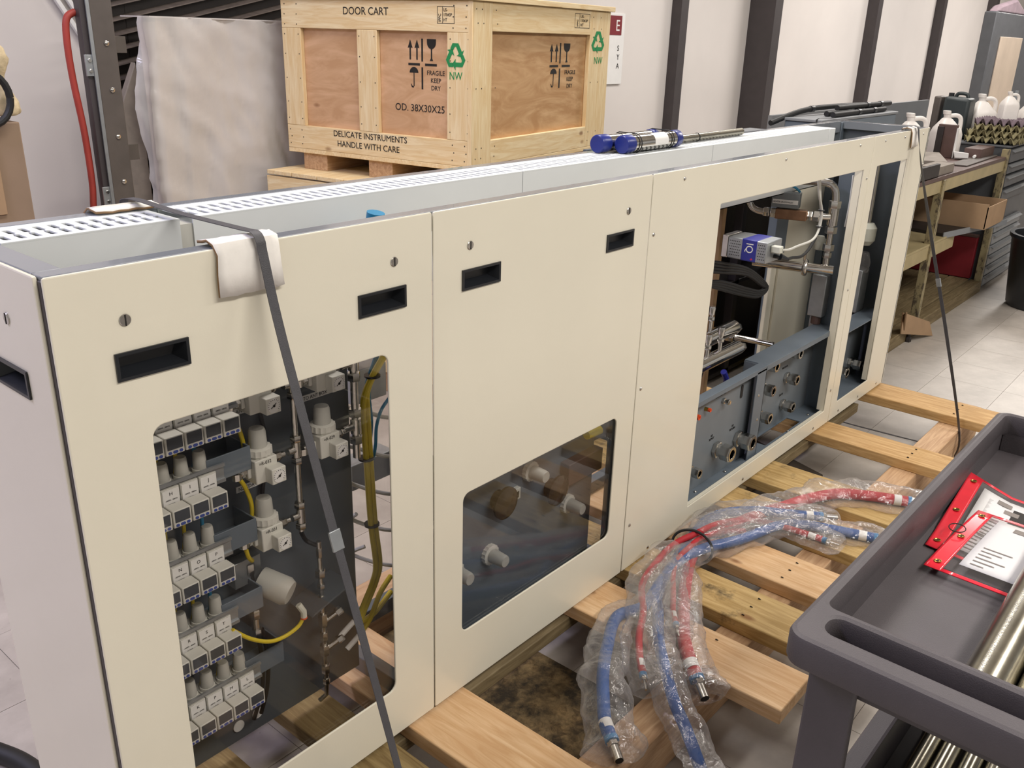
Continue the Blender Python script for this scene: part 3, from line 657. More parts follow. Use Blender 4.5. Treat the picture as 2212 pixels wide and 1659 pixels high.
def fitting(name, s=1.0, mat='steel'):
    m = MB(); hexnut(m, (0, 0, 0), (0, -1, 0), .0165, .008); m.cyl((0, -.008, 0), (0, -.014, 0), .0125)
    m.revolve([(0, .0150), (.002, .0160), (.0185, .0160), (.0205, .0150), (.0205, .0098), (.004, .0098), (.004, 0)], (0, -.014, 0), (0, -1, 0), 6)
    m.revolve([(0, .0142), (.0015, .0142), (.0015, .0100), (0, .0100)], (0, -.0340, 0), (0, -1, 0), 20)
    return [('bulkhead_fitting', m.mesh('bulkhead_fitting'), M[mat], 0)]
FT = fitting('f')
for x, z, s in ((1.965, .318, 1.70), (2.112, .307, 1.70), (1.806, .300, 1.05), (1.55, .32, 1.2)): place(FT, mc, (x, .056, z), (0, 0, 0), s)
for x, z in ((2.371, .488), (2.566, .487), (2.571, .384), (2.370, .398), (2.568, .278), (2.374, .293)): place(FT, mc, (x, .105, z), (0, 0, 0), 1.32)
for x, z in ((3.234, .272), (3.071, .280)): place(FT, mc, (x, .105, z), (0, 0, 0), 1.5)
for x, z, s in ((1.797, .484, 1.0), (1.864, .487, .72)):
    MB().revolve([(0, .009 * s), (.012, .009 * s)], (x, .056, z), (0, -1, 0), 8).build('push_connector', M['brass'], mc)
    MB().revolve([(.0, .0085 * s), (.008, .0085 * s), (.008, .005 * s), (.001, .004 * s), (.001, 0)], (x, .044, z), (0, -1, 0), 16).build('release_ring', M['orange'], mc)
s_ = MB(); hexnut(s_, (1.978, .056, .480), (0, -1, 0), .010, .008); s_.cyl((1.978, .048, .480), (1.978, .030, .480), .006); hexnut(s_, (1.978, .042, .480), (0, -1, 0), .0085, .009); s_.build('small_fitting', M['steel'], mc)
MB().prism(rr(2.097, 2.112, .452, .498, .0074, 4), (0, .0555, 0), (1, 0, 0), (0, 0, 1), .0015).build('slot_opening', M['ink'], mc)
for x, z, s in ((1.93, .372, 'N2\nSUPPLY'), (2.07, .362, 'N2\nRETURN'), (1.96, .512, 'SAMPLE\nCHAMBER VAC'), (1.80, .335, 'DRAIN'), (1.835, .515, 'AIR')):
    text('plate_text', s, .011, (x, .0555, z), (1, 0, 0), (0, 0, 1), mc, 'ink', .9, 'CENTER')
for x, z, s in ((2.55, .425, 'WATER IN'), (2.36, .437, 'WATER OUT'), (2.55, .318, 'LN2 IN'), (2.36, .333, 'LN2 OUT')):
    text('plate_text', s, .011, (x, .1045, z), (1, 0, 0), (0, 0, 1), mc, 'ink', .9, 'CENTER')
for x, z, y in ((2.172, .45, .0265), (2.185, .36, .0265), (2.18, .26, .0265), (2.255, .215, .05), (2.50, .212, .04), (2.70, .212, .05), (1.83, .224, .04), (2.02, .224, .04)):
    o = place(SCREW, mc, (x, y, z), (0, 0, 0) if y < .03 else (-PI / 2, 0, 0))
for z in (.45, .36, .25): place(SCREW, mc, (2.794, .05, z), (0, 0, -PI / 2))
# upright posts and cream doors at the back of the bays
MB().box(3.175, 3.34, .200, .206, ZB + .04, 1.19).build('back_plate', M['dark_gray'], mc)
MB().box(2.80, 2.905, .318, .352, .76, 1.19).build('frame_post', M['slate'], mc, .002)
MB().box(2.905, 3.345, .362, .380, ZB + .02, 1.20).build('rear_door', M['cream'], mc, .003)
MB().box(2.955, 2.985, .352, .362, ZB + .02, 1.19).build('door_stile', M['cream'], mc, .002)
MB().box(1.395, 1.425, .318, .352, ZB + .04, 1.19).build('frame_post', M['slate'], mc, .002)
MB().box(2.32, 2.345, .30, .34, ZB + .04, 1.19).build('slotted_upright', M['card_dark'], mc, .002)
# controller box with blue band: its side with the vent holes faces the near end
bx_ = MB().box(2.140, 2.246, .050, .182, .887, .954).build('controller_box', M['alu'], mc, .003)
MB().box(2.1393, 2.2466, .082, .134, .8862, .9548).build('blue_band', M['blue_box'], bx_, .003)
hol = MB()
for y0_, n_ in ((.140, 6), (.056, 4)):
    for i in range(n_):
        for j in range(6): hol.revolve([(0, .0016), (.0005, .0016)], (2.1399, y0_ + i * .0062 + (.003 if j % 2 else 0), .899 + j * .0088), (-1, 0, 0), 8)
hol.build('vent_hole', M['ink'], bx_)['kind'] = 'stuff'
obj('logo_text', text_mesh('IQ', .034, (2.1390, .118, .945), (0, 0, -1), (0, -1, 0), .9, 'LEFT', .0002), M['paper'], bx_)
obj('logo_mark', text_mesh('+', .018, (2.1390, .103, .900), (0, 0, -1), (0, -1, 0), 1, 'LEFT', .0002), M['vinyl_red'], bx_)
MB().box(2.165, 2.190, .018, .050, .920, .942).build('serial_plug', M['ptfe'], bx_, .003)
MB().cyl((2.20, .050, .905), (2.20, .030, .905), .0075).cyl((2.20, .030, .905), (2.225, .016, .895), .0105, .006).build('power_plug', M['black_plastic'], bx_)
MB().box(2.146, 2.240, .184, .205, .885, .956).build('sensor_head', M['steel'], bx_, .002)
# piping of bay three
P = lambda pts, r, mat='steel', name='process_pipe', sm=True: MB().tube(pts, r, 14, sm).build(name, M[mat], mc)
P([(2.590, .345, 1.10), (2.592, .345, 1.010), (2.598, .335, .975), (2.605, .31, .961), (2.615, .27, .960)], .0115)
vd = (.28, -.96, 0)
for p_, r_ in (((2.612, .292, .96), .017), ((2.619, .268, .96), .019), ((2.657, .150, .96), .017), ((2.664, .128, .96), .019)):
    k_ = MB(); hexnut(k_, p_, vd, r_, .020); k_.build('pipe_nut', M['steel'], mc)
MB().bar((2.620, .250, .960), (2.655, .148, .960), .036, .036, (0, 0, 1)).build('valve_body', M['brass_dark'], mc, .003)
vbx = Vector((.28, -.96, 0)); vby = Vector((.96, .28, 0)); vb0 = Vector((2.600, .262, 0))
def vq(a, b, z): q = vb0 + vbx * a + vby * b; return (q.x, q.y, z)
MB().hexa([vq(0, 0, .982), vq(.095, 0, .982), vq(.095, .05, .982), vq(0, .05, .982), vq(0, 0, 1.035), vq(.095, 0, 1.035), vq(.095, .05, 1.035), vq(0, .05, 1.035)]).build('valve_box', M['valve_gray'], mc, .002)
MB().hexa([vq(.004, -.0012, .996), vq(.091, -.0012, .996), vq(.091, 0, .996), vq(.004, 0, .996), vq(.004, -.0012, 1.011), vq(.091, -.0012, 1.011), vq(.091, 0, 1.011), vq(.004, 0, 1.011)]).build('valve_label', M['paper'], mc)
obj('label_text', text_mesh('HEATER LIN EXHAUST', .0085, vq(.006, -.0018, 1.0), vbx, (0, 0, 1), .80, 'LEFT', .0001), M['ink'], mc)
P([vq(.02, .02, 1.036), vq(.04, .0, 1.062), vq(.07, .0, 1.058), vq(.09, .02, 1.040)], .004, 'cyan', 'teal_tube')
P([(2.668, .115, .96), (2.705, .088, .957)], .0115, 'steel', 'process_pipe', False)
P([(2.66, .33, 1.068), (2.70, .22, 1.068), (2.720, .135, 1.072), (2.730, .098, 1.060), (2.735, .085, 1.02), (2.735, .085, .95)], .0135)
tc = MB().tube([(2.735, .085, 1.0), (2.735, .085, .775)], .0115, 14, False); hexnut(tc, (2.735, .085, .985), (0, 0, 1), .021, .026); tc.revolve([(0, .019), (.06, .019)], (2.735, .085, .925), (0, 0, 1), 16); hexnut(tc, (2.735, .085, .895), (0, 0, 1), .021, .024); hexnut(tc, (2.735, .085, .832), (0, 0, 1), .02, .024); hexnut(tc, (2.735, .085, .806), (0, 0, 1), .015, .02)
tc.build('tee_column', M['steel'], mc)
P([(2.660, .330, .765), (2.704, .150, .765), (2.738, .055, .765)], .0185, 'chrome', 'vacuum_pipe', False)
MB().revolve([(0, .028), (.005, .031), (.011, .031), (.016, .028)], (2.703, .155, .765), (.25, -.97, 0), 22).build('pipe_clamp', M['steel'], mc)
MB().cyl((2.700, .150, .79), (2.696, .150, .818), .006, seg=8).build('clamp_screw', M['steel'], mc)
for a, b, y in ((2.782, .852, .135), (2.90, .835, .14)):
    MB().revolve([(0, .018), (.03, .022), (.05, .012)], (a, y, b - .03), (0, 0, 1), 14).build('milky_fitting', M['ptfe'], mc)
MB().tube([(2.770, .05, 1.10), (2.772, .048, 1.0), (2.768, .05, .92)], .0030, 8).build('white_cable', M['paper'], mc)
MB().box(2.757, 2.80, .079, .135, .576, .734).build('cylinder_actuator', M['alu'], mc, .003)
MB().cyl((2.778, .105, .576), (2.778, .105, .546), .018, seg=10).build('actuator_tip', M['brown_metal'], mc)
MB().box(2.803, 2.82, .115, .14, .46, .66).build('actuator_rail', M['alu'], mc, .001)
P([(2.180, .018, .931), (2.26, .03, .918), (2.396, .060, .904), (2.515, .060, .908), (2.559, .060, .942), (2.558, .060, .999), (2.514, .060, 1.060), (2.49, .06, 1.11)], .0042, 'offwhite', 'signal_cable')
P([(2.569, .066, .935), (2.571, .066, .985), (2.535, .064, 1.05), (2.51, .064, 1.11)], .0042, 'offwhite', 'signal_cable')
P([(2.225, .016, .895), (2.341, .050, .876), (2.443, .062, .862), (2.50, .063, .876), (2.545, .062, .91)], .0050, 'black_rubber', 'power_cable')
for z_, x_ in ((.945, 2.562), (1.0, 2.561)): MB().revolve([(0, .011), (.003, .011)], (x_, .063, z_), (0, 0, 1), 12).build('cable_tie', M['black_plastic'], mc)
for k in range(4):
    P([(2.05, .20, .885 - .010 * k), (2.154, .200, .862 - .010 * k), (2.342, .200, .812 - .007 * k), (2.48, .200, .745 - .006 * k), (2.520, .200, .708 + .003 * k), (2.47, .205, .690 + .006 * k), (2.369, .205, .712 + .008 * k), (2.175, .21, .772 + .008 * k), (2.05, .21, .812)], .0058, 'black_rubber', 'black_cable')
for (a, b, r) in (((1.88, .15, .570), (2.235, .15, .570), .024), ((1.95, .25, .582), (2.395, .25, .582), .027)):
    MB().cyl(a, b, r, seg=24).build('manifold_cylinder', M['chrome'], mc)
for x, y, z in ((2.105, .15, .630), (2.022, .15, .625), (2.22, .25, .655), (2.12, .25, .65)):
    k_ = MB().cyl((x, y, z - .05), (x, y, z + .012), .0065); hexnut(k_, (x, y, z - .01), (0, 0, 1), .011, .014); k_.revolve([(0, .010), (.022, .012), (.028, .010)], (x, y, z + .012), (0, 0, 1), 10); k_.build('needle_valve', M['steel'], mc)
P([(2.440, .31, .53), (2.457, .223, .53), (2.466, .125, .53)], .0105, 'chrome', 'process_pipe', False)
for p_, d_, r_ in (((2.40, .25, .582), (1, 0, -.3), .018), ((2.44, .30, .53), (.1, -1, 0), .018), ((2.24, .15, .570), (1, 0, -.2), .017)):
    k_ = MB(); hexnut(k_, p_, d_, r_, .035); k_.build('pipe_nut', M['steel'], mc)
MB().tube([(2.05, .10, .545), (2.08, .10, .50), (2.07, .10, .44), (2.03, .11, .40)], .010, 10).build('blue_hose_clip', M['blue_box'], mc)
MB().bar((1.98, .25, .23), (2.10, .22, .56), .05, .05).build('support_arm', M['dark_gray'], mc)
# bay four
P([(3.245, .13, 1.10), (3.25, .13, .86)], .010)
MB().revolve([(0, .02), (.02, .035), (.07, .036), (.09, .022)], (3.25, .13, .77), (0, 0, 1), 16).build('float_switch', M['ptfe'], mc)
MB().hexa([(3.22, .11, .49), (3.30, .11, .49), (3.30, .17, .49), (3.22, .17, .49), (3.22, .11, .67), (3.30, .11, .67), (3.30, .17, .67), (3.22, .17, .67)]).build('cylinder_actuator', M['alu'], mc, .003)
MB().revolve([(0, .030), (.04, .034), (.08, .022)], (3.25, .13, .66), (0, 0, 1), 9).build('bagged_fitting', M['sleeve'], mc)

# ================================================================== STRAPS AND EDGE PROTECTORS
def ribbon(pts, w, wdirs, t=.0012, n=6):
    P_ = spline(pts, n); W_ = spline(wdirs, n); m = MB(); vs = []; fs = []
    for i, p in enumerate(P_):
        d = (P_[min(i + 1, len(P_) - 1)] - P_[max(i - 1, 0)]).normalized(); x = W_[i] - d * W_[i].dot(d); x.normalize(); y = d.cross(x)
        for a, b in ((-1, -1), (1, -1), (1, 1), (-1, 1)): vs.append(p + x * a * w / 2 + y * b * t / 2)
    for i in range(len(P_) - 1):
        for k in range(4): fs.append((i * 4 + k, i * 4 + (k + 1) % 4, i * 4 + 4 + (k + 1) % 4, i * 4 + 4 + k))
    fs += [(3, 2, 1, 0), tuple(len(P_) * 4 - 4 + k for k in range(4))]
    return m.add(vs, fs)
XW = (1, 0, 0); CW = (.72, .40, 0); VW = (.75, .3, -.25)
def strap(x, dx, label, seal_z, seal_y, far=False):
    t_ = thing('tie_down_strap', (x, 0, 1.24), label, 'strap')
    pts = [(x + dx * .7, .46, .05), (x + dx * .5, .408, .70), (x + .004, .388, 1.15), (x + .004, .384, 1.225), (x + .004, .362, 1.2505), (x + .004, .20, 1.2475), (x, .03, 1.2500), (x, .0, 1.2505), (x, -.0125, 1.240), (x, -.0185, 1.215), (x, -.050, 1.10), (x + dx * .3, -.146, .82), (x + dx * .6, -.26, .50), (x + dx, -.384, .127), (x + dx, -.386, .02)]
    ws = [XW] * 11 + [(1, .05, 0), (.95, .25, 0), (.80, .52, -.05), (.55, .82, -.1), (.50, .85, -.1)][:5]
    if far: ws = [XW] * 10 + [(.75, .66, 0), (.45, .89, 0), (.40, .91, 0), (.70, .70, 0), (.93, .35, -.05), (.5, .85, -.1)]
    ribbon(pts, .0155, ws).build('band', M['strap'], t_)
    p0 = Vector((x + dx * .42, seal_y, seal_z)); d = Vector((dx * .2, -.34, -1)).normalized()
    MB().bar(p0 - d * .016, p0 + d * .016, .0205, .0045, (.9, -.4, 0) if far else (0, 1, 0)).build('metal_seal', M['alu'], t_, .0008)
    return t_
s1 = strap(.300, 0.0, 'gray band strapping down the near end of the cream cabinet', .805, -.152)
s2 = strap(3.190, -.03, 'gray band strapping down the far end of the cream cabinet', .687, -.194, True)
ribbon([(3.165, -.30, .04), (3.16, -.1, .035), (3.14, .10, .04), (3.14, .45, .05)], .010, [XW] * 4, .0015).build('band_tail', M['strap'], s2)
def protector(x0, x1, y0, y1, drop, label, front=True):
    # folded sheet of corrugated cardboard over the edge
    m = MB(); th = .004; r_ = .010
    if front:
        prof = [(y1, 1.2362), (y1 * .55, 1.2395), (y0 + .016, 1.2415), (y0 + .002, 1.2385), (y0 - .004, 1.226), (y0 - .005, 1.20), (y0 - .006, 1.2362 - drop)]
    else:
        prof = [(y0, 1.2362), (y0 + .02, 1.2420), ((y0 + y1) / 2, 1.2435), (y1 - .012, 1.2405), (y1 + .004, 1.232), (y1 + .010, 1.20), (y1 + .012, 1.17)]
    vs = []; fs = []; n = len(prof); N_ = 9
    for j in range(N_):
        x = x0 + (x1 - x0) * j / (N_ - 1)
        for i, (a, b) in enumerate(prof):
            wob = .0022 * noise.noise((x * 30, a * 20, b * 20)) 
            vs.append((x + .004 * noise.noise((i * 1.3, j * .2, x0)) * (j in (0, N_ - 1)), a + (wob if i > 3 else 0), b + (abs(wob) if i <= 3 else 0) + (.004 * noise.noise((j * .7, x0, 3)) if i in (0, n - 1) else 0)))
    for j in range(N_ - 1):
        for i in range(n - 1): fs.append((j * n + i, j * n + i + 1, (j + 1) * n + i + 1, (j + 1) * n + i))
    o = m.add(vs, fs).build('edge_protector', M['card_white']); so = o.modifiers.new('thick', 'SOLIDIFY'); so.thickness = th; so.offset = 1; o.data.materials.append(M['card_dark']); so.material_offset_rim = 1
    return tag(o, label, 'edge protector', 'cardboard edge protectors')
protector(.232, .337, 0.0, .040, .070, 'white folded cardboard corner under the near strap, front edge')
protector(.228, .335, .326, .366, .07, 'small white cardboard corner under the near strap, back edge', False)
protector(3.150, 3.225, 0.0, .035, .062, 'white cardboard corner under the strap at the far end')

# ================================================================== ON TOP OF THE CABINET
def capped_cyl(x0, y, z, L, r, label):
    t_ = thing('capped_cylinder', (x0, y, z - r), label, 'cylinder', 'blue capped steel cylinders on the duct')
    MB().cyl((x0 + .012, y, z), (x0 + L - .012, y, z), r * .93, seg=32).build('body', M['chrome'], t_)
    for a, d in ((x0 + .040, -1), (x0 + L - .030, 1)):
        l_ = .040 if d < 0 else .030
        MB().revolve([(0, r * .94), (0, r), (l_ - .003, r), (l_, r * .92), (l_, 0)], (a, y, z), (d, 0, 0), 32).build('end_cap', M['blue_cap'], t_, .001)
    return t_
c1 = capped_cyl(1.630, .268, 1.2590, .285, .0240, 'front steel cylinder with blue end caps and paper label')
c2 = capped_cyl(1.585, .3165, 1.2595, .285, .0240, 'rear steel cylinder with blue end caps behind its twin')
lab = MB(); n_ = 12
vs = [(x, .268 - .02245 * math.cos(a), 1.2590 + .02245 * math.sin(a)) for x in (1.765, 1.835) for a in [R(-15 + 100 * i / n_) for i in range(n_ + 1)]]
lab.add(vs, [(i, i + 1, n_ + 2 + i, n_ + 1 + i) for i in range(n_)]).build('paper_label', M['paper'], c1)
for x in (1.695, 1.862):
    pts = []
    for a in range(0, 360, 20):
        c_, s_2 = math.cos(R(a)), math.sin(R(a)); yy = .292 + (.0245 if c_ > 0 else -.0245) + .0255 * c_; pts.append((x + .004 * c_, yy, 1.2592 + .0255 * s_2))
    pts.append(pts[0]); MB().tube(pts, .0016, 6, False).build('rubber_band', M['black_rubber'], c1)
sr = thing('steel_rod', (1.9, .31, 1.236), 'long thin steel tube lying behind the blue capped cylinders', 'tube')
MB().cyl((1.92, .305, 1.2475), (2.40, .310, 1.2475), .0115, seg=18).build('tube', M['pipe'], sr)
MB().revolve([(0, .0128), (.003, .0128)], (2.10, .3069, 1.2475), (1, .01, 0), 16).build('rubber_band', M['black_rubber'], sr)

# ================================================================== HOSES IN PLASTIC SLEEVES
HO = {
 'blue_a': [(2.015, -.456, .181), (1.977, -.348, .181), (1.91, -.231, .183), (1.721, -.174, .19), (1.588, -.128, .20), (1.466, -.113, .205), (1.356, -.128, .20), (1.256, -.143, .187), (1.18, -.115, .182), (1.067, -.164, .181), (.988, -.208, .18), (.928, -.251, .172), (.881, -.29, .158), (.856, -.324, .15)],
 'red_a': [(1.906, -.347, .178), (1.904, -.297, .178), (1.887, -.226, .182), (1.854, -.16, .19), (1.785, -.125, .205), (1.695, -.102, .22), (1.597, -.092, .228), (1.525, -.073, .222), (1.437, -.074, .212), (1.325, -.095, .20), (1.226, -.161, .195), (1.152, -.198, .186), (1.092, -.239, .178), (1.05, -.276, .172)],
 'blue_b': [(2.01, -.289, .19), (1.932, -.202, .20), (1.884, -.143, .205), (1.813, -.082, .205), (1.729, -.058, .205), (1.633, -.069, .20), (1.562, -.081, .195), (1.42, -.111, .19), (1.316, -.147, .186), (1.267, -.18, .183), (1.165, -.246, .183), (1.086, -.314, .18), (1.028, -.372, .165), (.987, -.43, .145), (.93, -.51, .105)],
 'red_b': [(1.765, -.163, .195), (1.681, -.125, .21), (1.592, -.111, .222), (1.537, -.111, .222), (1.478, -.112, .215), (1.42, -.13, .205), (1.329, -.185, .198), (1.277, -.216, .195), (1.24, -.247, .193)],
 'red_c': [(2.308, -.457, .185), (2.259, -.349, .185), (2.199, -.269, .187), (2.082, -.218, .195), (1.991, -.189, .197), (1.878, -.147, .195), (1.735, -.112, .19), (1.636, -.096, .188), (1.556, -.111, .185), (1.425, -.166, .183), (1.257, -.258, .182), (1.185, -.309, .181), (1.135, -.359, .175), (1.126, -.371, .17)],
}
def ext(pts, d=.055):
    a, b = [Vector(p) for p in pts[:2]]; c, e = [Vector(p) for p in pts[-2:]]
    return [a + (a - b).normalized() * d] + [Vector(p) for p in pts] + [e + (e - c).normalized() * d]
def sleeve(name, pts, r0, r1, flat, parent, seed, lo=0.0, hi=1.0):
    P_ = spline(ext(pts), 14); a_, b_ = int(lo * (len(P_) - 1)), int(hi * (len(P_) - 1)); P_ = P_[a_:b_ + 1]; N_ = len(P_); S_ = 40; m = MB(); vs = []; fs = []
    for i, p in enumerate(P_):
        t = (P_[min(i + 1, N_ - 1)] - P_[max(i - 1, 0)]).normalized(); x = t.cross(Vector((0, 0, 1))).normalized(); y = x.cross(t)
        u = i / (N_ - 1); rr_ = (r0 + (r1 - r0) * u) * (1 if .06 < u < .94 else .55 + 7.5 * min(u, 1 - u))
        for k in range(S_):
            a = 2 * PI * k / S_; q = p + (x * math.cos(a) * 1.15 + y * math.sin(a) * flat) * rr_
            w1 = noise.noise(q * 16 + Vector((seed, 0, 0))); w2 = 1 - abs(noise.noise(q * 42 + Vector((0, seed, 0)))) * 2; w3 = noise.noise(q * 90)
            d = 1 + .42 * w1 + .10 * w2 + .02 * w3
            q = p + (x * math.cos(a) * 1.15 + y * math.sin(a) * flat) * rr_ * d
            if q.y > -.004: q.y = -.004 - .02 * abs(w3)
            q.z = max(q.z, .1668 + .0015 * w3 if q.x > 1.14 else (.1285 if q.y < -.285 else q.z))
            vs.append(q)
    for i in range(N_ - 1):
        for k in range(S_):
            k2 = (k + 1) % S_; fs.append((i * S_ + k, i * S_ + k2, (i + 1) * S_ + k2, (i + 1) * S_ + k))
    return m.add(vs, fs).build(name, M['sleeve'], parent, angle=80)
def hose(key, r, mat, label, cat='hose', ends=(True, True), sl=()):
    pts = HO[key]; t_ = thing('bagged_hose', pts[len(pts) // 2], label, cat)
    MB().tube(pts, r, 16, n=8).build('insulation', M[mat], t_)
    for e, on in zip((0, -1), ends):
        if not on: continue
        p = Vector(pts[e]); d = (p - Vector(pts[1 if e == 0 else -2])).normalized()
        MB().revolve([(-.004, r * 1.06), (.007, r * 1.06)], p, d, 18).build('cuff', M['hose_cuff'], t_)
        f = MB(); hexnut(f, p + d * .007, d, r * .92, .012); f.cyl(p + d * .019, p + d * (.017 + (.036 if r > .012 else .028)), r * .70 if r > .012 else r * .34, seg=16)
        f.build('end_fitting', M['steel'], t_)
        if r > .012: MB().cyl(p + d * .0532, p + d * .0536, r * .60, seg=16).build('bore', M['ink'], t_)
        q = Vector(pts[e]) - d * .045
        MB().cyl(q, q + d * .022, r * 1.03, seg=16).build('white_marker', M['paper'], t_)
    for k, (lo, hi, r0, r1, fl_) in enumerate(sl): sleeve('plastic_sleeve', pts, r0, r1, fl_, t_, len(key) * 3.1 + k + ord(key[-1]), lo, hi)
    return t_
hose('blue_a', .0145, 'hose_blue', 'thick blue hose whose bagged end hangs over the stringer beside the brown board', sl=((0, .42, .040, .036, .75), (.40, 1.0, .030, .056, .7)))
hose('red_a', .0090, 'hose_red', 'slim red hose lying uppermost in the tied bundle', sl=((0, .46, .050, .040, .6), (.54, 1.0, .030, .040, .75)))
hose('blue_b', .0138, 'hose_blue', 'blue hose running down the middle of the bundle past the stringer', ends=(True, False), sl=((0, .42, .042, .032, .7), (.48, 1.0, .030, .038, .8)))
hose('red_b', .0075, 'hose_red', 'thin short red hose with silver tip between the thicker hoses', ends=(False, True), sl=((.5, 1.0, .026, .038, .75),))
hose('red_c', .0165, 'hose_red', 'thickest red hose, stretching from the cart side to the plain pallet board', sl=((0, .58, .054, .044, .75), (.64, 1.0, .034, .060, .7)))
tie = []
for k in range(40):
    a = 2 * PI * k / 40; tie.append((1.575 + .020 * math.sin(a), -.098 + .062 * math.cos(a) - .0, .199 + .040 * math.sin(a)))
tie.append(tie[0])
zt_ = thing('cable_tie', (1.575, -.098, .16), 'thick black cable tie binding the bagged red and blue hoses', 'cable tie')
MB().tube(tie, .0040, 8, False).build('loop', M['black_plastic'], zt_)

# ================================================================== UTILITY CART
ct = thing('utility_cart', (1.04, -1.08, 0), 'dark gray moulded plastic utility cart beside the skid', 'cart')
CX0, CX1, CY0, CY1 = .528, 1.552, -1.42, -.764
obj('top_rim', plate_mesh(rr(CX0, CX1, CY0, CY1, .028, 6), [rr(.624, 1.534, CY1 - .64, -.784, .012, 4), rr(.5655, .6045, CY1 - .620, -.801, .016, 6)], .048, .008, mXY(.774, .048)), M['cart'], ct)
MB().box(.606, 1.545, CY1 - .645, -.779, .732, .740).build('top_tray_floor', M['cart'], ct, .002)
w_ = MB().box(.606, 1.545, -.7835, -.778, .732, .800)
w_.box(.606, .6235, CY1 - .64, -.7835, .732, .800).box(1.5345, 1.545, CY1 - .64, -.7835, .732, .800).box(.606, 1.545, CY1 - .645, CY1 - .641, .732, .80)
w_.build('top_tray_wall', M['cart'], ct, .002)
MB().box(.583, .606, CY1 - .625, -.797, .730, .734).box(.583, .5845, CY1 - .625, -.797, .734, .774).build('handle_pocket', M['cart'], ct)
ct.rotation_euler.z = -.010
def cleg(x, y, sx, sy):
    b_, t__ = .10, (.776 if sx > 0 else .731); m = MB()
    for q0, q1, tz in (([(0, 0), (.0135, 0), (.0135, .076), (0, .076)], [(0, 0), (.0135, 0), (.0135, .063), (0, .063)], t__), ([(.0135, 0), (.088, 0), (.088, .014), (.0135, .014)], [(.0135, 0), (.072, 0), (.072, .014), (.0135, .014)], .731)):
        m.hexa([(x + sx * a, y + sy * b, b_) for a, b in q0] + [(x + sx * a, y + sy * b, tz) for a, b in q1])
    m.build('leg', M['cart'], ct, .004)
    MB().revolve([(0, .018), (.03, .018)], (x + sx * .04, y + sy * .03, .10), (0, 0, -1), 12).build('caster_stem', M['steel'], ct)
    MB().cyl((x + sx * .04, y + sy * .03 - .014, .05), (x + sx * .04, y + sy * .03 + .014, .05), .050, seg=24).build('caster_wheel', M['black_rubber'], ct, .004)
for x, sx in ((.568, 1), (1.515, -1)):
    for y, sy in ((-.792, -1), (-1.395, 1)): cleg(x, y, sx, sy)
obj('lower_rim', plate_mesh(rr(.555, 1.53, -1.41, -.785, .02, 4), [rr(.60, 1.50, -1.38, -.822, .012, 4)], .10, .006, mXY(.305, .10)), M['cart'], ct)
MB().box(.595, 1.505, -1.39, -.815, .292, .302).build('lower_tray_floor', M['cart'], ct, .002)
# pipes in the trays
def spipe(x0, x1, y, z, r, label, grp, txt=False):
    t_ = thing('steel_pipe', (x0, y, z - r), label, 'pipe', grp)
    m = MB().revolve([(0, r * .8), (.05, r * .8), (.05, r * .8)], (x0, y, z), (1, 0, 0), 28)
    m = MB(); n = 36; vs = []; fs = []
    for x, q in ((x0 + .03, r * .84), (x0, r * .84), (x0, r), (x1, r), (x1, r * .84), (x1 - .03, r * .84)):
        for k in range(n): vs.append((x, y + q * math.cos(2 * PI * k / n), z + q * math.sin(2 * PI * k / n)))
    for i in range(5):
        for k in range(n): fs.append((i * n + k, i * n + (k + 1) % n, (i + 1) * n + (k + 1) % n, (i + 1) * n + k))
    m.add(vs, fs).build('tube', M['pipe'], t_)
    if txt:
        s = 'ASTM A312 TP316 SMLS  1-1/2 SCH 10  HT 482913   '
        tm = text_mesh(s * 2, .0085, (0, 0, 0), (1, 0, 0), (0, 1, 0), .9, 'LEFT', .00005)
        for v in tm.vertices:
            a = R(118) - v.co.y / r; v.co = (x0 + .01 + v.co.x, y + (r + .0004) * math.cos(R(70) + v.co.y / r), z + (r + .0004) * math.sin(R(70) + v.co.y / r))
        obj('mill_print', tm, M['paper'], t_)
    return t_
spipe(.634, 1.50, -.975, .7702, .0300, 'large steel pipe with printed mill marking in the upper cart tray', 'steel pipes in the upper tray', True)
spipe(.634, 1.42, -1.036, .7702, .0300, 'plain steel pipe beside the printed pipe in the upper tray', 'steel pipes in the upper tray')
spipe(.634, 1.46, -1.097, .7702, .0300, 'third steel pipe, outermost in the upper cart tray', 'steel pipes in the upper tray')
for k, (y, r) in enumerate(((-.866, .0155), (-.901, .0160), (-.939, .0165), (-.974, .0150), (-1.008, .0160), (-1.044, .0165))):
    spipe(.64 + .02 * (k % 2), 1.46, y, .302 + r + .0005, r, ['first', 'second', 'third', 'fourth', 'fifth', 'sixth'][k] + ' slim steel tube from the skid side on the lower cart shelf', 'steel tubes on the lower shelf')
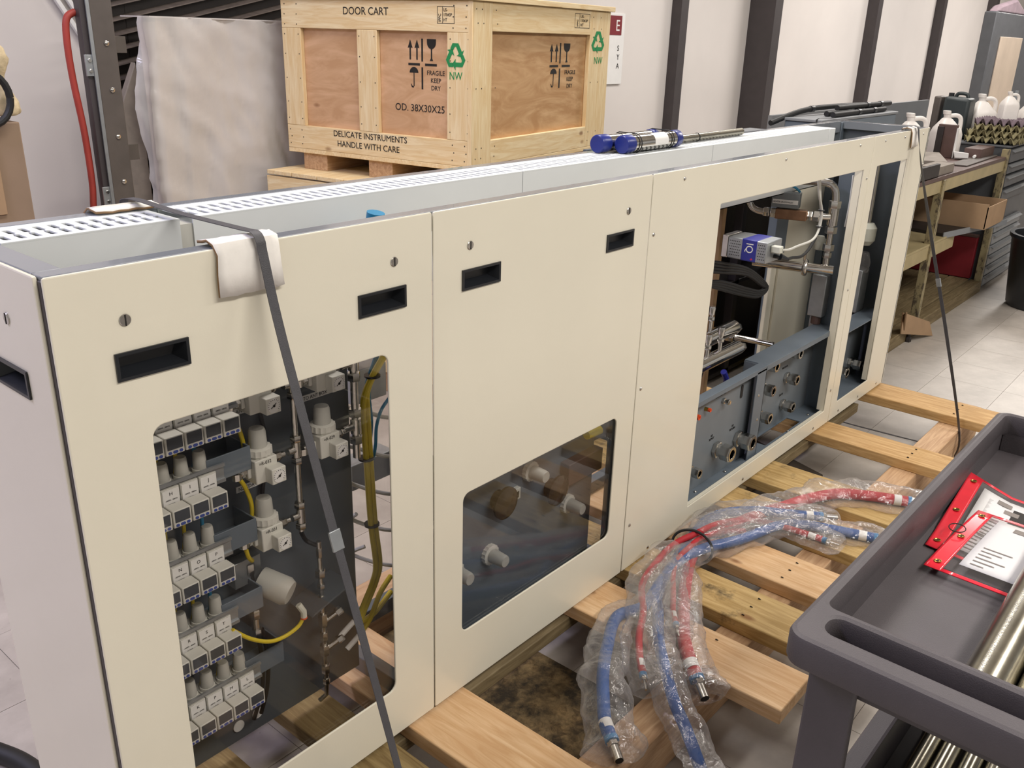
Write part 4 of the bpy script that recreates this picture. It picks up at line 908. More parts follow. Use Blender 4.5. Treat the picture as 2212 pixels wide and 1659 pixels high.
# red bordered document pouches
def pouch(org, u, v, L, W, label, bend, paper_off):
    u = Vector(u).normalized(); v = Vector(v); nz = Vector((0, 0, 1))
    def pt(a, b, h=0.0):   # a along u, b along v
        z = bend(a / L, b / W); q = Vector(org) + u * a + v * b; return (q.x, q.y, q.z + z + h)
    def sheet(a0, a1, b0, b1, h, na=10, nb=6):
        m = MB(); vs = [pt(a0 + (a1 - a0) * i / na, b0 + (b1 - b0) * j / nb, h) for i in range(na + 1) for j in range(nb + 1)]
        return m.add(vs, [(i * (nb + 1) + j, i * (nb + 1) + j + 1, (i + 1) * (nb + 1) + j + 1, (i + 1) * (nb + 1) + j) for i in range(na) for j in range(nb)])
    t_ = thing('document_pouch', org, label, 'document pouch', 'red document pouches in the cart tray')
    e = .0085
    for nm, s in (('red_band', (0, L, 0, .026)), ('red_border', (0, e, .026, W)), ('red_border', (L - e, L, .026, W)), ('red_border', (e, L - e, W - e, W))):
        o = sheet(*s, 0).build(nm, M['vinyl_red'], t_); sd = o.modifiers.new('thick', 'SOLIDIFY'); sd.thickness = .0016
    for nm, a0, a1, b0, b1 in paper_off:
        o = sheet(a0, a1, b0, b1, -.0006).build('document', M['paper'], t_); sd = o.modifiers.new('thick', 'SOLIDIFY'); sd.thickness = .0004
        ln = MB()
        for k in range(6):
            aa_ = a0 + .012 + k * .013
            if aa_ + .006 < a1: ln.add(*[[pt(aa_, b0 + .012, .0003), pt(aa_ + .003, b0 + .012, .0003), pt(aa_ + .003, b0 + .012 + .02 + .012 * ((k * 7) % 3), .0003), pt(aa_, b0 + .012 + .02 + .012 * ((k * 7) % 3), .0003)], [(0, 1, 2, 3)]])
        ln.add([pt(a1 - .03, b0 + .03, .0003), pt(a1 - .014, b0 + .03, .0003), pt(a1 - .014, b0 + .055, .0003), pt(a1 - .03, b0 + .055, .0003)], [(0, 1, 2, 3)])
        ln.build('print_lines', M['wood_block'], t_)
    sheet(e, L - e, .026, W - e, .0014, 14, 10).build('clear_front', M['pouchclear'], t_)
    for f in (.09, .5, .91):
        p = Vector(pt(L * f, .013, .0008)); g = MB(); g.revolve([(0, .0055), (.0012, .0058), (.0016, .0046), (.0004, .0034)], p, (0, .12, 1), 16); g.build('grommet', M['brass'], t_)
        MB().cyl(p, p + Vector((0, 0, .0006)), .0034, seg=12).build('grommet_hole', M['ink'], t_)
    return t_
pouch((1.025, -.797, .7445), (1, .040, 0), (-.15, -1, 0), .300, .19, 'red edged clear pouch with papers leaning on the tray wall, partly covered', lambda a, b: .026 * max(0, 1 - b * 2.4) * max(0, a - .2) + .0005, (('p', .030, .275, .034, .175), ('p', .09, .25, .05, .18)))
pouch((.943, -.8185, .7500), (1, -.060, 0), (-.04, -1, 0), .256, .150, 'red edged clear pouch with papers lying nearest the handle', lambda a, b: .003 + .003 * math.sin(3.1 * a), (('p', .040, .240, .040, .145),))
wr = thing('wire_ring', (1.085, -.826, .76), 'thin black wire ring looped between the two red pouches', 'ring')
MB().tube([(1.085 + .016 * math.cos(R(a)), -.828 + .013 * math.sin(R(a)), .7625) for a in range(0, 380, 20)], .0009, 6, False).build('loop', M['ink'], wr)

# ================================================================== THE STENCILLED CRATE AND WHAT CARRIES IT
CR = thing('shipping_crate', (2.261, 1.398, 1.024), 'tall stencilled pine and plywood shipping crate marked DOOR CART', 'crate', rz=R(9), world=False)
LX, LY, H = 1.20, 1.0, .618
def cb_(name, x0, x1, y0, y1, z0, z1, mat, bev=.002): return MB().box(x0, x1, y0, y1, z0, z1).build(name, M[mat], CR, bev)
cb_('plywood_panel', .022, .034, .02, LY - .02, .01, H - .01, 'ply_l', 0); cb_('plywood_panel', .03, LX - .03, .022, .034, .01, H - .01, 'ply_r', 0)
cb_('plywood_panel', LX - .034, LX - .022, .034, LY - .02, .01, H - .01, 'ply_l', 0); cb_('plywood_panel', .034, LX - .034, LY - .034, LY - .022, .01, H - .01, 'ply_r', 0)
cb_('rail', 0, .022, 0.010, LY, .505, H, 'crate_y'); cb_('rail', 0, .022, 0.010, LY, 0, .100, 'crate_y')
cb_('stile', 0, .0215, .892, LY, .1005, .5045, 'crate_z'); cb_('stile', 0, .0215, .472, .578, .1005, .5045, 'crate_z'); cb_('stile', 0, .0215, .010, .120, .1005, .5045, 'crate_z')
cb_('corner_board', -.001, .140, 0, .0215, 0, H, 'crate_z'); cb_('rail', .1405, .992, 0, .0215, .512, H, 'crate_x'); cb_('rail', .1405, .992, 0, .0215, 0, .096, 'crate_x'); cb_('stile', .9925, 1.165, 0, .0215, 0, H, 'crate_z')
cb_('rail', LX - .022, LX, 0.03, LY, .505, H, 'crate_y'); cb_('rail', LX - .022, LX, 0.03, LY, 0, .1, 'crate_y'); cb_('stile', 1.166, LX, .0, .0215, 0, H, 'crate_z')
cb_('lid', -.012, LX + .02, -.014, LY + .01, H + .001, H + .023, 'crate_x'); cb_('lid_batten', -.012, .10, -.014, LY + .01, H + .0235, H + .045, 'crate_y')
cb_('bottom_board', 0, LX, 0, LY, -.019, -.0005, 'crate_x')
for y0, y1 in ((.79, .93), (.42, .55), (.02, .15)):
    cb_('skid', .02, LX - .02, y0, y1, -.092, -.0195, 'stringer')
# nail heads of the frame
nl = MB()
for y in (.03, .09, .91, .98):
    for z in (.02, .05, .08, .52, .56, .60): nl.revolve([(0, .0026), (.0006, .0026)], (-.0002, y + .004 * math.sin(z * 90), z), (-1, 0, 0), 8)
for y in (.02, .105, .485, .565, .905, .985):
    for z in (.13, .2, .3, .4, .48): nl.revolve([(0, .0024), (.0006, .0024)], (-.0002, y, z), (-1, 0, 0), 8)
for x in (.03, .07, .17, 1.02, 1.10):
    for z in (.03, .07, .3, .54, .59): nl.revolve([(0, .0026), (.0006, .0026)], (x + .006 * math.cos(z * 70), -.0002, z), (0, -1, 0), 8)
nl.build('nail_head', M['ink'], CR)['kind'] = 'stuff'
EL, ER, UP = (0, -1, 0), (1, 0, 0), (0, 0, 1)
def stencil(s, size, y, z, face='L', sx=.8, mat='ink', align='CENTER', line=1.0, depth=None, name='stencil_text'):
    off = -.0006 if depth is None else depth
    o_ = (off, y, z) if face == 'L' else (y, off, z)
    return text(name, s, size, o_, EL if face == 'L' else ER, UP, CR, mat, sx, align, line)
stencil('DOOR CART', .042, .528, .562, sx=.98); stencil('OD. 38X30X25', .040, .272, .198, sx=.98, depth=.0214)
stencil('DELICATE INSTRUMENTS', .036, .525, .068, sx=1.0); stencil('HANDLE WITH CARE', .036, .535, .026, sx=1.0)
stencil('FRAGILE\nKEEP\nDRY', .025, .190, .342, sx=.95, depth=.0214, line=1.15); stencil('FRAGILE\nKEEP\nDRY', .026, .845, .340, 'R', sx=1.1, depth=.0214, line=1.15)
def icons(face, cx, cz, s, kx=1.0):
    off = .0216
    def pr_(poly, name):
        if face == 'L': MB().prism([(a * kx, b) for a, b in poly], (off, cx, cz), EL, UP, .0006).build(name, M['ink'], CR)
        else: MB().prism([(a * kx, b) for a, b in poly], (cx, off, cz), ER, UP, .0006).build(name, M['ink'], CR)
    for dx in (-.060, -.026):
        pr_([(dx - .0035, .014), (dx + .0035, .014), (dx + .0035, .060), (dx + .012, .058), (dx, .090), (dx - .012, .058), (dx - .0035, .060)], 'arrow_mark')
    pr_([(-.004, .008), (.004, .008), (.004, .094), (-.004, .094)], 'bar_mark'); pr_([(-.004, -.098), (.004, -.098), (.004, -.014), (-.004, -.014)], 'bar_mark')
    pr_([(-.070, -.008), (-.012, -.008), (-.012, .001), (-.070, .001)], 'bar_mark'); pr_([(.014, -.008), (.072, -.008), (.072, .001), (.014, .001)], 'bar_mark')
    g = [(.046 - .022, .093), (.046 + .022, .093)] + [(.046 + .022 * math.cos(R(a)), .080 + .024 * math.sin(R(a))) for a in range(0, -81, -20)] + [(.049, .053), (.049, .022), (.054, .012), (.038, .012), (.043, .022), (.043, .053)] + [(.046 + .022 * math.cos(R(a)), .080 + .024 * math.sin(R(a))) for a in range(-100, -181, -20)]
    pr_(g[::-1], 'glass_mark')
    u = [(-.042 + .022 * math.cos(R(a)), -.036 + .022 * math.sin(R(a))) for a in range(0, 181, 15)]
    pr_(u, 'umbrella_mark'); pr_([(-.044, -.088), (-.040, -.088), (-.040, -.036), (-.044, -.036)], 'umbrella_stem'); pr_([(-.044, -.094), (-.044, -.088), (-.052, -.086), (-.056, -.078), (-.058, -.080), (-.054, -.092)], 'umbrella_hook')
icons('L', .257, .384, 1.0); icons('R', .744, .380, 1.0, 1.35)
def recycle(face, cx, cz, r, kx=1.0):
    off = -.0006
    for k in range(3):
        a0 = 90 + 120 * k
        c_, s_1 = math.cos(R(a0 - 90)), math.sin(R(a0 - 90))
        # one bent arrow band of the triangle, pointing clockwise
        base = [(-.30, .95), (.28, .95), (.62, .36), (.82, .48), (.62, -.02), (.12, .08), (.34, .20), (.06, .70), (-.08, .70), (-.26, .42), (-.52, .57)]
        poly = [((a * c_ - b * s_1) * r * kx, (a * s_1 + b * c_) * r) for a, b in base]
        if face == 'L': MB().prism(poly, (off, cx, cz), EL, UP, .0006).build('recycle_arrow', M['greenink'], CR)
        else: MB().prism(poly, (cx, off, cz), ER, UP, .0006).build('recycle_arrow', M['greenink'], CR)
recycle('L', .079, .416, .052, .92); recycle('R', 1.075, .480, .052, 1.35)
stencil('NW', .042, .078, .331, sx=.82, mat='greenink', name='green_text'); stencil('NW', .045, 1.087, .384, 'R', sx=1.1, mat='greenink', name='green_text')
def stamp(face, c, z, kx):
    w, h = .082 * kx, .062
    def ln(a0, a1, b0, b1):
        if face == 'L': MB().box(-.0006, .0, c - a1, c - a0, z + b0, z + b1).build('stamp_line', M['ink'], CR)
        else: MB().box(c + a0, c + a1, -.0006, 0, z + b0, z + b1).build('stamp_line', M['ink'], CR)
    t_ = .0022
    for q in ((0, w, 0, t_), (0, w, h - t_, h), (0, t_, 0, h), (w - t_, w, 0, h), (w * .3, w * .3 + t_, 0, h)): ln(*q)
    o1 = (-.0006, c - w * .36, z + .044) if face == 'L' else (c + w * .36, -.0006, z + .044)
    text('stamp_text', 'US-\n17043P\nHT', .017, o1, EL if face == 'L' else ER, UP, CR, 'ink', .80 * kx, 'LEFT', 1.05)
    o2 = (-.0006, c - w * .22, z + .006) if face == 'L' else (c + w * .22, -.0006, z + .006)
    text('stamp_text', 'IPPC', .017, o2, UP, (0, 1, 0) if face == 'L' else (-1, 0, 0), CR, 'ink', .9)
stamp('L', .167, .535, 1.0); stamp('R', .830, .540, 1.8)
# lower crate carrying it
lc = thing('lower_crate', (2.261, 1.398, 0), 'low pale wooden crate underneath the tall stencilled crate', 'crate', rz=R(9), world=False)
for k in range(7):
    y0 = -.02 + k * .150; MB().box(-.12, 1.36, y0, y0 + .145, .914, .932).build('top_board', M['crate_x'], lc, .002)
for k in range(4):
    z0 = .10 + k * .203
    MB().box(-.118, -.098, -.02, 1.03, z0, z0 + .198).build('side_board', M['crate_y'], lc, .002); MB().box(-.098, 1.34, -.02, 0, z0, z0 + .198).build('side_board', M['crate_x'], lc, .002)
for x0 in (-.10, .55, 1.22):
    MB().box(x0, x0 + .1, 0, 1.0, .0, .0995).build('skid', M['stringer'], lc, .003)

# ================================================================== RACK, WRAPPED LOAD AND WALL ON THE LEFT
wl = thing('wrapped_load', (1.95, 2.6, 0), 'tall pallet load shrouded in wrinkled translucent stretch film beside the crate', 'wrapped load')
m = MB(); vs = []; fs = []; NX, NZ = 60, 60
def wpt(u, v):   # u runs round front then left side, v is height
    z = .14 + v * 1.415
    pl = 1.552 + .01 * (1 - v); p_ = Vector((pl, 2.5, z))
    if u < .28: q = Vector((pl - .06 * (1 - min(1, abs(v - .55) * 1.6)) * (1 - u / .28), 3.0 - .0 - (.28 - 0) / .28 * .5 + .5 * (.28 - u) / .28 - .0, z)); q.y = 2.5 + .05 * (.28 - u) / .28; q.x += .02 * math.sin(9 * z) * (.28 - u) / .28
    else: q = Vector((pl + (u - .28) / .72 * .82, 2.5, z))
    n1 = noise.noise(Vector((q.x * 7, q.y * 7, q.z * 2.2))); n2 = 1 - 2 * abs(noise.noise(Vector((q.x * 16 + q.z * 7, q.y * 14, q.z * 5)))); n3 = noise.noise(Vector((q.x * 40 + z * 30, q.y * 40, q.z * 12)))
    s_a = noise.noise(Vector((q.x * 5 + q.z * 9, q.x * 2.2 - q.z * 1.2, 4.0))); d = .016 * n1 + .010 * n2 + .004 * n3 + .010 * (1 - 2 * abs(s_a))
    edge = (math.exp(-((u - .28) / .05) ** 2) * .05 + math.exp(-((u - .40) / .035) ** 2) * .035) * math.sin(PI * min(1, max(0, (1 - v) * 1.2)))
    return q + Vector((-edge * .6 - (d if u < .28 else 0), -d - edge * .4 if u >= .28 else -edge * .4, 0))
for i in range(NX + 1):
    for j in range(NZ + 1): vs.append(wpt(i / NX, j / NZ))
for i in range(NX):
    for j in range(NZ): fs.append((i * (NZ + 1) + j, i * (NZ + 1) + j + 1, (i + 1) * (NZ + 1) + j + 1, (i + 1) * (NZ + 1) + j))
m.add(vs, fs); m.build('stretch_film', M['wrapfilm'], wl, angle=80)
MB().box(1.62, 2.34, 2.60, 2.72, .14, 1.535).build('load', plain('pale_load', '#cfc0ad', .8, var=.05), wl, .01)
MB().box(1.550, 2.38, 2.49, 2.72, 1.552, 1.557).build('top_sheet', M['wrapfilm'], wl)
MB().hexa([(1.450, 2.60, .14), (1.545, 2.60, .14), (1.545, 2.64, .14), (1.450, 2.64, .14), (1.452, 2.60, 1.22), (1.53, 2.60, 1.38), (1.53, 2.64, 1.38), (1.452, 2.64, 1.22)]).build('side_board', M['wood_block'], wl, .004)
for k in range(3): MB().box(1.46, 2.36, 2.52 + k * .15, 2.60 + k * .15, 0, .138).build('pallet_block', M['stringer'], wl, .003)
ru = thing('rack_upright', (1.27, 2.42, 0), 'bronze gray pallet rack upright with bolts and perforated strip', 'rack upright')
MB().box(1.245, 1.330, 2.35, 2.42, 0, 2.3).build('post', M['rack_gray'], ru, .003)
MB().box(1.212, 1.2445, 2.36, 2.40, 0, 2.3).build('side_channel', M['column'], ru, .002)
MB().box(1.232, 1.2448, 2.348, 2.354, 0, 2.3).build('channel_lip', M['alu'], ru)
for z in (.95, 1.12, 1.29, 1.455, 1.62, 1.79):
    MB().revolve([(0, .010), (.004, .009), (.007, .004), (.007, 0)], (1.292, 2.350, z), (0, -1, 0), 14).build('bolt', M['chrome'], ru)
for z in (.86, 1.34): 
    b_ = MB().box(1.205, 1.2395, 2.352, 2.3595, z, z + .075).build('splice_plate', M['alu'], ru, .001)
    for dz in (.018, .055): MB().revolve([(0, .008), (.005, .006)], (1.222, 2.352, z + dz), (0, -1, 0), 10).build('bolt', M['chrome'], b_)
for z in (1.42, 1.02): MB().box(1.331, 1.40, 2.41, 2.415, z, z + .06).build('connector_plate', M['rack_gray'], ru, .001)
lv = thing('louvre_rack', (1.9, 2.85, 0), 'dark rack of tilted steel slats behind the wrapped load', 'rack')
MB().box(1.565, 2.75, 2.962, 2.985, 0, 2.4).build('back_sheet', M['rack_dark'], lv)
for x in (1.57, 1.70, 2.72): MB().box(x, x + .014, 2.9605, 2.9615, 0, 2.4).build('slat_post', M['rack_dark'], lv)
for k in range(34):
    z = .50 + k * .060
    MB().hexa([(1.56, 2.90, z), (2.74, 2.90, z + .275), (2.74, 2.96, z + .285), (1.56, 2.96, z + .010), (1.56, 2.90, z + .005), (2.74, 2.90, z + .280), (2.74, 2.96, z + .290), (1.56, 2.96, z + .015)]).build('slat', M['slat_edge'], lv)
ah = MB().tube([(1.215, 2.40, 1.56), (1.180, 2.40, 1.535), (1.170, 2.40, 1.45), (1.173, 2.40, 1.32), (1.187, 2.40, 1.14), (1.190, 2.40, .95), (1.180, 2.40, .82), (1.17, 2.40, .5), (1.17, 2.40, .05), (1.12, 2.38, .013)], .0125, 12).build('air_hose', M['red_rubber'])
tag(ah, 'red rubber air hose hanging beside the rack upright', 'hose')
wr_ = thing('wall_track', (1.42, 2.97, 1.5), 'slanted white aluminium track on the wall by the rack upright', 'track')
for dx in (0, .05, .085):
    MB().bar((1.27 + dx, 2.98, 1.86), (1.60 + dx, 2.98, 1.30), .018, .02, (0, 1, 0)).build('track_bar', M['paper'], wr_, .002)
bx = thing('tall_carton', (.75, 2.3, 0), 'tall brown cardboard carton at the left edge behind the cabinet', 'box')
MB().box(.46, .880, 2.20, 2.55, 0, 1.205).build('carton_body', M['card_tall'], bx, .004); MB().box(.455, .790, 2.192, 2.1985, .905, 1.205).build('flap', M['card'], bx, .001)
fz = MB(); pts = [(.80, 2.25, 1.47), (.85, 2.24, 1.41), (.845, 2.24, 1.34), (.862, 2.24, 1.28), (.868, 2.24, 1.225)]
fz.tube(pts, .040, 18, n=8, radf=lambda u: .75 + .25 * math.sin(u * 9))
fz.v = [(a + .012 * noise.noise((a * 30, b * 30, c * 30)), b, c + .006 * noise.noise((c * 50, a * 20, 2))) for a, b, c in fz.v]
tag(fz.build('fleece_mitt', M['fleece'], angle=80), 'cream fleece mitt draped at the left edge above the carton', 'mitt')
hp = [(.78 + .075 * math.cos(R(a)), 2.18, 1.285 + .085 * math.sin(R(a))) for a in range(0, 370, 15)]
tag(MB().tube(hp, .012, 10, False).build('black_hoop', M['black_rubber']), 'black rubber hoop hanging at the left edge over the carton', 'hoop')
gp = MB().box(1.915, 2.40, .585, .60, 0, 1.196).box(1.915, 2.40, .60, .68, 0, .02).build('steel_sheet', M['dark_gray'], None, .002); tag(gp, 'dark gray steel sheet standing between the duct and the tall crate', 'sheet')
bh = MB().tube([(-.02, .86, .0205), (.03, .74, .0205), (.06, .64, .0205), (.07, .50, .0205)], .020, 12).build('floor_hose', M['black_rubber']); tag(bh, 'black hose lying on the floor at the lower left corner', 'hose')
# ================================================================== GRAY STEEL BOX AND RODS BEHIND THE CABINET
gb = thing('steel_chest', (3.7, .5, 0), 'narrow gray steel chest behind the far end of the cabinet', 'chest')
MB().box(3.300, 4.20, .405, .565, 0, 1.222).build('chest_body', M['slate'], gb, .004); MB().box(3.294, 4.21, .400, .570, 1.2225, 1.235).build('chest_lid', M['board_gray'], gb, .003)
MB().box(3.12, 3.298, .575, .72, 1.06, 1.180).build('side_compartment', M['board_gray'], gb, .004); MB().box(3.14, 3.26, .570, .574, 1.10, 1.135).build('red_label', M['red_bin'], gb)
rods = [((3.22, .59, 1.213), (3.50, .545, 1.262), (4.10, .520, 1.262)), ((3.46, .425, 1.2470), (3.75, .43, 1.2470), (4.10, .432, 1.2470)), ((3.50, .470, 1.2470), (3.8, .468, 1.2470), (4.16, .466, 1.2470)), ((3.56, .450, 1.2700), (3.9, .450, 1.2700), (4.22, .452, 1.2690))]
for k, p_ in enumerate(rods):
    t_ = thing('black_rod', p_[1], ['bent black rod with cranked tip on the gray chest', 'black rod along the front of the gray chest lid', 'black rod furthest back on the gray chest', 'black rod lying across the other rods on the chest'][k], 'rod', 'black rods on the gray chest')
    MB().tube(p_, .0115, 12, k == 0).build('rod', M['black_rubber'], t_)
    for f in (.0, .55): 
        a, b = Vector(p_[1]).lerp(Vector(p_[2]), f), (Vector(p_[2]) - Vector(p_[1])).normalized()
        MB().revolve([(0, .0135), (.03, .0135)], a, b, 12).build('sleeve', M['black_plastic'], t_)

ds = thing('dark_shelving', (3.6, .9, 0), 'dark steel shelving seen through the open bay behind the cabinet', 'shelving')
MB().box(2.62, 4.21, .895, .91, 0, 1.12).build('back_sheet', M['rack_dark'], ds)
for x in (2.62, 3.00, 3.38, 3.76, 4.17): MB().box(x, x + .04, .74, .78, 0, 1.12).build('upright', M['column'], ds, .002)
for z in (.02, .46, 1.10): MB().box(2.62, 4.21, .74, .895, z, z + .02).build('shelf', M['rack_dark'], ds, .002)
yc = thing('yellow_cone', (3.62, .66, 0), 'yellow plastic cone seen through the open bay', 'cone')
MB().revolve([(0, .075), (.02, .075), (.02, .060), (.28, .022), (.29, 0)], (3.64, .655, 0), (0, 0, 1), 20).build('cone_body', M['yellow'], yc)
# ================================================================== WORKBENCH, CABINETS AND CLUTTER ON THE RIGHT
wb = thing('workbench', (4.9, .6, 0), 'cream steel workbench with lower shelves past the end of the cabinet', 'workbench')
BY = .283
for x in (4.76, 6.075, 4.27):
    for y in (BY - .006, 1.0): MB().box(x, x + .042, y, y + .042, .0, .868 if x < 6 else .935).build('post', M['post_worn'], wb, .002)
MB().box(4.27, 6.09, BY + .006, BY + .024, .800, .868).build('front_beam', M['bench_cream'], wb, .002); MB().box(4.27, 6.09, 1.0, 1.02, .800, .868).build('back_beam', M['bench_cream'], wb, .002)
MB().box(4.26, 6.07, BY + .002, 1.05, .8685, .890).build('bench_top', M['brown_metal'], wb, .002)
MB().box(4.27, 5.24, BY + .006, BY + .024, .435, .508).build('front_beam', M['bench_cream'], wb, .002); MB().box(4.27, 5.24, BY + .004, 1.0, .5085, .522).build('lower_shelf', M['bench_cream'], wb, .002)
MB().box(4.25, 6.10, BY - .01, BY + .06, 0, .075).build('base_rail', M['base_wood'], wb, .003)
for k in range(5): MB().box(4.25, 6.06, BY + .064 + k * .13, BY + .064 + k * .13 + .122, .06, .0825).build('base_board', M['base_wood'], wb, .002)
bs = MB().box(4.25, 6.90, 1.06, 1.085, .60, 1.165).build('back_board', M['board_gray']); tag(bs, 'long gray board standing along the back of the workbench', 'board')
MB().box(4.3, 6.9, 1.0855, 1.15, 0, .75).build('board_leg', M['cab_gray'], bs)
# drawer cabinet
dc = thing('drawer_cabinet', (6.7, .6, 0), 'dark gray steel drawer cabinet with louvred fronts at the right edge', 'cabinet')
MB().box(6.13, 7.60, BY + .02, 1.0, .0, .940).build('carcass', M['cab_gray'], dc, .003); MB().box(6.12, 7.62, BY + .0, 1.01, .9405, .952).build('cabinet_top', M['cab_gray'], dc, .002)
for z0, h in ((.03, .06), (.10, .06), (.17, .06), (.24, .06), (.31, .07), (.39, .06), (.60, .07), (.69, .07), (.775, .06), (.845, .085)):
    f_ = MB().box(6.15, 6.85, BY - .004, BY + .0195, z0, z0 + h).build('drawer', M['board_gray'] if z0 < .5 else M['cab_gray'], dc, .002)
    MB().hexa([(6.17, BY - .022, z0 + h - .018), (6.83, BY - .022, z0 + h - .018), (6.83, BY - .004, z0 + h - .012), (6.17, BY - .004, z0 + h - .012), (6.17, BY - .022, z0 + h - .014), (6.83, BY - .022, z0 + h - .014), (6.83, BY - .004, z0 + h - .004), (6.17, BY - .004, z0 + h - .004)]).build('drawer_pull', M['board_gray'], f_)
rb = thing('red_bin', (6.0, .6, 0), 'dark red steel bin under the workbench by the drawer cabinet', 'bin')
MB().box(6.065, 6.115, BY + .065, .99, .0835, .36).build('bin_side', M['red_bin'], rb, .003); MB().box(6.062, 6.118, BY + .064, .992, .3605, .375).build('bin_rim', M['brown_metal'], rb)
cx_ = thing('open_carton', (5.9, .35, .55), 'open brown cardboard carton pulled forward on the middle shelf tray', 'box')
MB().box(5.33, 5.335, .16, .90, .545, .688).box(5.33, 5.76, .16, .165, .545, .672).box(5.755, 5.76, .16, .90, .545, .672).box(5.33, 5.76, .895, .90, .545, .68).box(5.33, 5.76, .16, .90, .5415, .545).build('carton', M['card'], cx_)
mt = thing('metal_tray', (5.3, .5, .53), 'dark folded sheet metal tray jutting from the middle shelf', 'tray')
MB().hexa([(5.03, .30, .5235), (5.80, .15, .5235), (5.90, .95, .5235), (5.15, .95, .5235), (5.03, .30, .541), (5.80, .15, .541), (5.90, .95, .541), (5.15, .95, .541)]).build('tray_sheet', M['rack_dark'], mt)
MB().bar((5.03, .297, .530), (5.80, .147, .530), .005, .034, (0, 0, 1)).build('tray_lip', M['board_gray'], mt)
def jug(x, y, z, s, rz, label, tint='jug'):
    t_ = thing('plastic_jug', (x, y, z), label, 'jug', 'white plastic jugs', rz, False)
    m = MB(); prof = [(0, .070, .9), (.006, .076, .9), (.13, .077, .85), (.16, .072, .6), (.215, .030, .2), (.222, .020, 0), (.24, .0195, 0), (.242, .023, 0), (.262, .023, 0), (.263, .018, 0)]
    N_ = 28; vs = []
    for h, r, sq in prof:
        for k in range(N_):
            a = 2 * PI * k / N_; c_, s_1 = math.cos(a), math.sin(a); q = r * ((1 - sq) + sq * min(1.28, 1 / max(abs(c_), abs(s_1))))
            off = -.018 * max(0, (h - .16) / .1) if h > .16 else 0
            vs.append(((q * c_ + off) * s, q * s_1 * s, h * s))
    n = len(prof); fs = [(i * N_ + k, i * N_ + (k + 1) % N_, (i + 1) * N_ + (k + 1) % N_, (i + 1) * N_ + k) for i in range(n - 1) for k in range(N_)]
    fs += [tuple(range(N_ - 1, -1, -1)), tuple((n - 1) * N_ + k for k in range(N_))]
    m.add(vs, fs).build('bottle', M[tint], t_)
    MB().tube([(-.002 * s, 0, .232 * s), (.045 * s, 0, .236 * s), (.072 * s, 0, .215 * s), (.076 * s, 0, .150 * s), (.068 * s, 0, .12 * s)], .0125 * s, 10).build('jug_handle', M[tint], t_)
    return t_
RZJ = R(-52)
jug(5.20, .63, .891, 1.06, RZJ, 'white plastic jug just behind the far end strap'); jug(5.80, .60, .891, 1.03, RZJ, 'white plastic jug behind the brown steel plate'); jug(6.31, .385, 1.102, .66, RZJ, 'large white plastic jug on top of the egg trays')
jug(6.55, .60, .953, 1.10, RZJ, 'white plastic jug standing between the jerrycan and the egg trays'); jug(6.62, .30, .953, 1.15, RZJ, 'white plastic jug cut by the right edge')
jc = thing('jerrycan', (6.4, .7, .9525), 'dark teal jerrycan beside the white jugs', 'jerrycan')
MB().hexa([(6.30, .625, .9525), (6.46, .625, .9525), (6.46, .80, .9525), (6.30, .80, .9525), (6.30, .625, 1.215), (6.46, .625, 1.215), (6.46, .79, 1.225), (6.30, .79, 1.225)]).build('can_body', M['jerry'], jc, .02, 3)
MB().tube([(6.38, .66, 1.215), (6.38, .675, 1.24), (6.38, .725, 1.242), (6.38, .74, 1.22)], .012, 10).build('can_handle', M['jerry'], jc); MB().cyl((6.38, .77, 1.22), (6.38, .77, 1.245), .018).build('can_cap', M['black_plastic'], jc)
MB().box(6.33, 6.45, .815, .865, .9525, 1.22).build('brown_post', M['rack_gray'], None, .01); tag(bpy.data.objects['brown_post'], 'brown ribbed post standing left of the teal jerrycan', 'post')
def eggtray(x, y, z, mat, label, rz, L=.50, W=.40):
    t_ = thing('egg_tray', (x, y, z), label, 'egg tray', 'moulded pulp egg trays', rz, False)
    m = MB(); NX_, NY_ = 50, 48; vs = []
    for i in range(NX_ + 1):
        for j in range(NY_ + 1):
            u, v = i / NX_, j / NY_; h = .024 + .022 * math.cos(2 * PI * 5 * u) * math.cos(2 * PI * 6 * v)
            
            vs.append(((u - .5) * L, (v - .5) * W, h))
    fs = [(i * (NY_ + 1) + j, (i + 1) * (NY_ + 1) + j, (i + 1) * (NY_ + 1) + j + 1, i * (NY_ + 1) + j + 1) for i in range(NX_) for j in range(NY_)]
    o = m.add(vs, fs).build('tray', M[mat], t_, angle=70); sd = o.modifiers.new('thick', 'SOLIDIFY'); sd.thickness = .004; return t_
eggtray(6.30, .42, .9525, 'egg', 'lowest pulp egg tray on the drawer cabinet', R(3), .31, .33); eggtray(6.31, .41, .990, 'egg', 'second pulp egg tray from the bottom of the stack', R(-3), .31, .32); eggtray(6.31, .395, 1.030, 'egg', 'third pulp egg tray, near the top of the stack', R(4), .31, .30); eggtray(6.32, .39, 1.062, 'egg_violet', 'topmost violet gray egg tray below the large jug', R(1), .31, .31)
def simple(name, mb, mat, label, cat, bev=.002, group=None): return tag(mb.build(name, M[mat], None, bev), label, cat, group)
bp = thing('steel_plate', (5.93, .50, .891), 'upright brown steel plate with pale edge strip on the workbench', 'plate')
MB().box(5.66, 5.70, .505, .612, .891, 1.088).build('plate_face', M['brown_metal'], bp, .002); MB().box(5.645, 5.6595, .575, .612, .891, 1.075).build('plate_back', M['rack_dark'], bp, .001)
MB().box(5.665, 5.695, .497, .5045, .891, 1.07).build('edge_strip', M['paper'], bp, .001)
simple('timber_block', MB().hexa([(4.99, .34, .891), (5.45, .52, .891), (5.40, .64, .891), (4.94, .46, .891), (4.99, .34, .940), (5.45, .52, .940), (5.40, .64, .940), (4.94, .46, .940)]), 'wood_block', 'gray timber block lying askew on the bench', 'block')
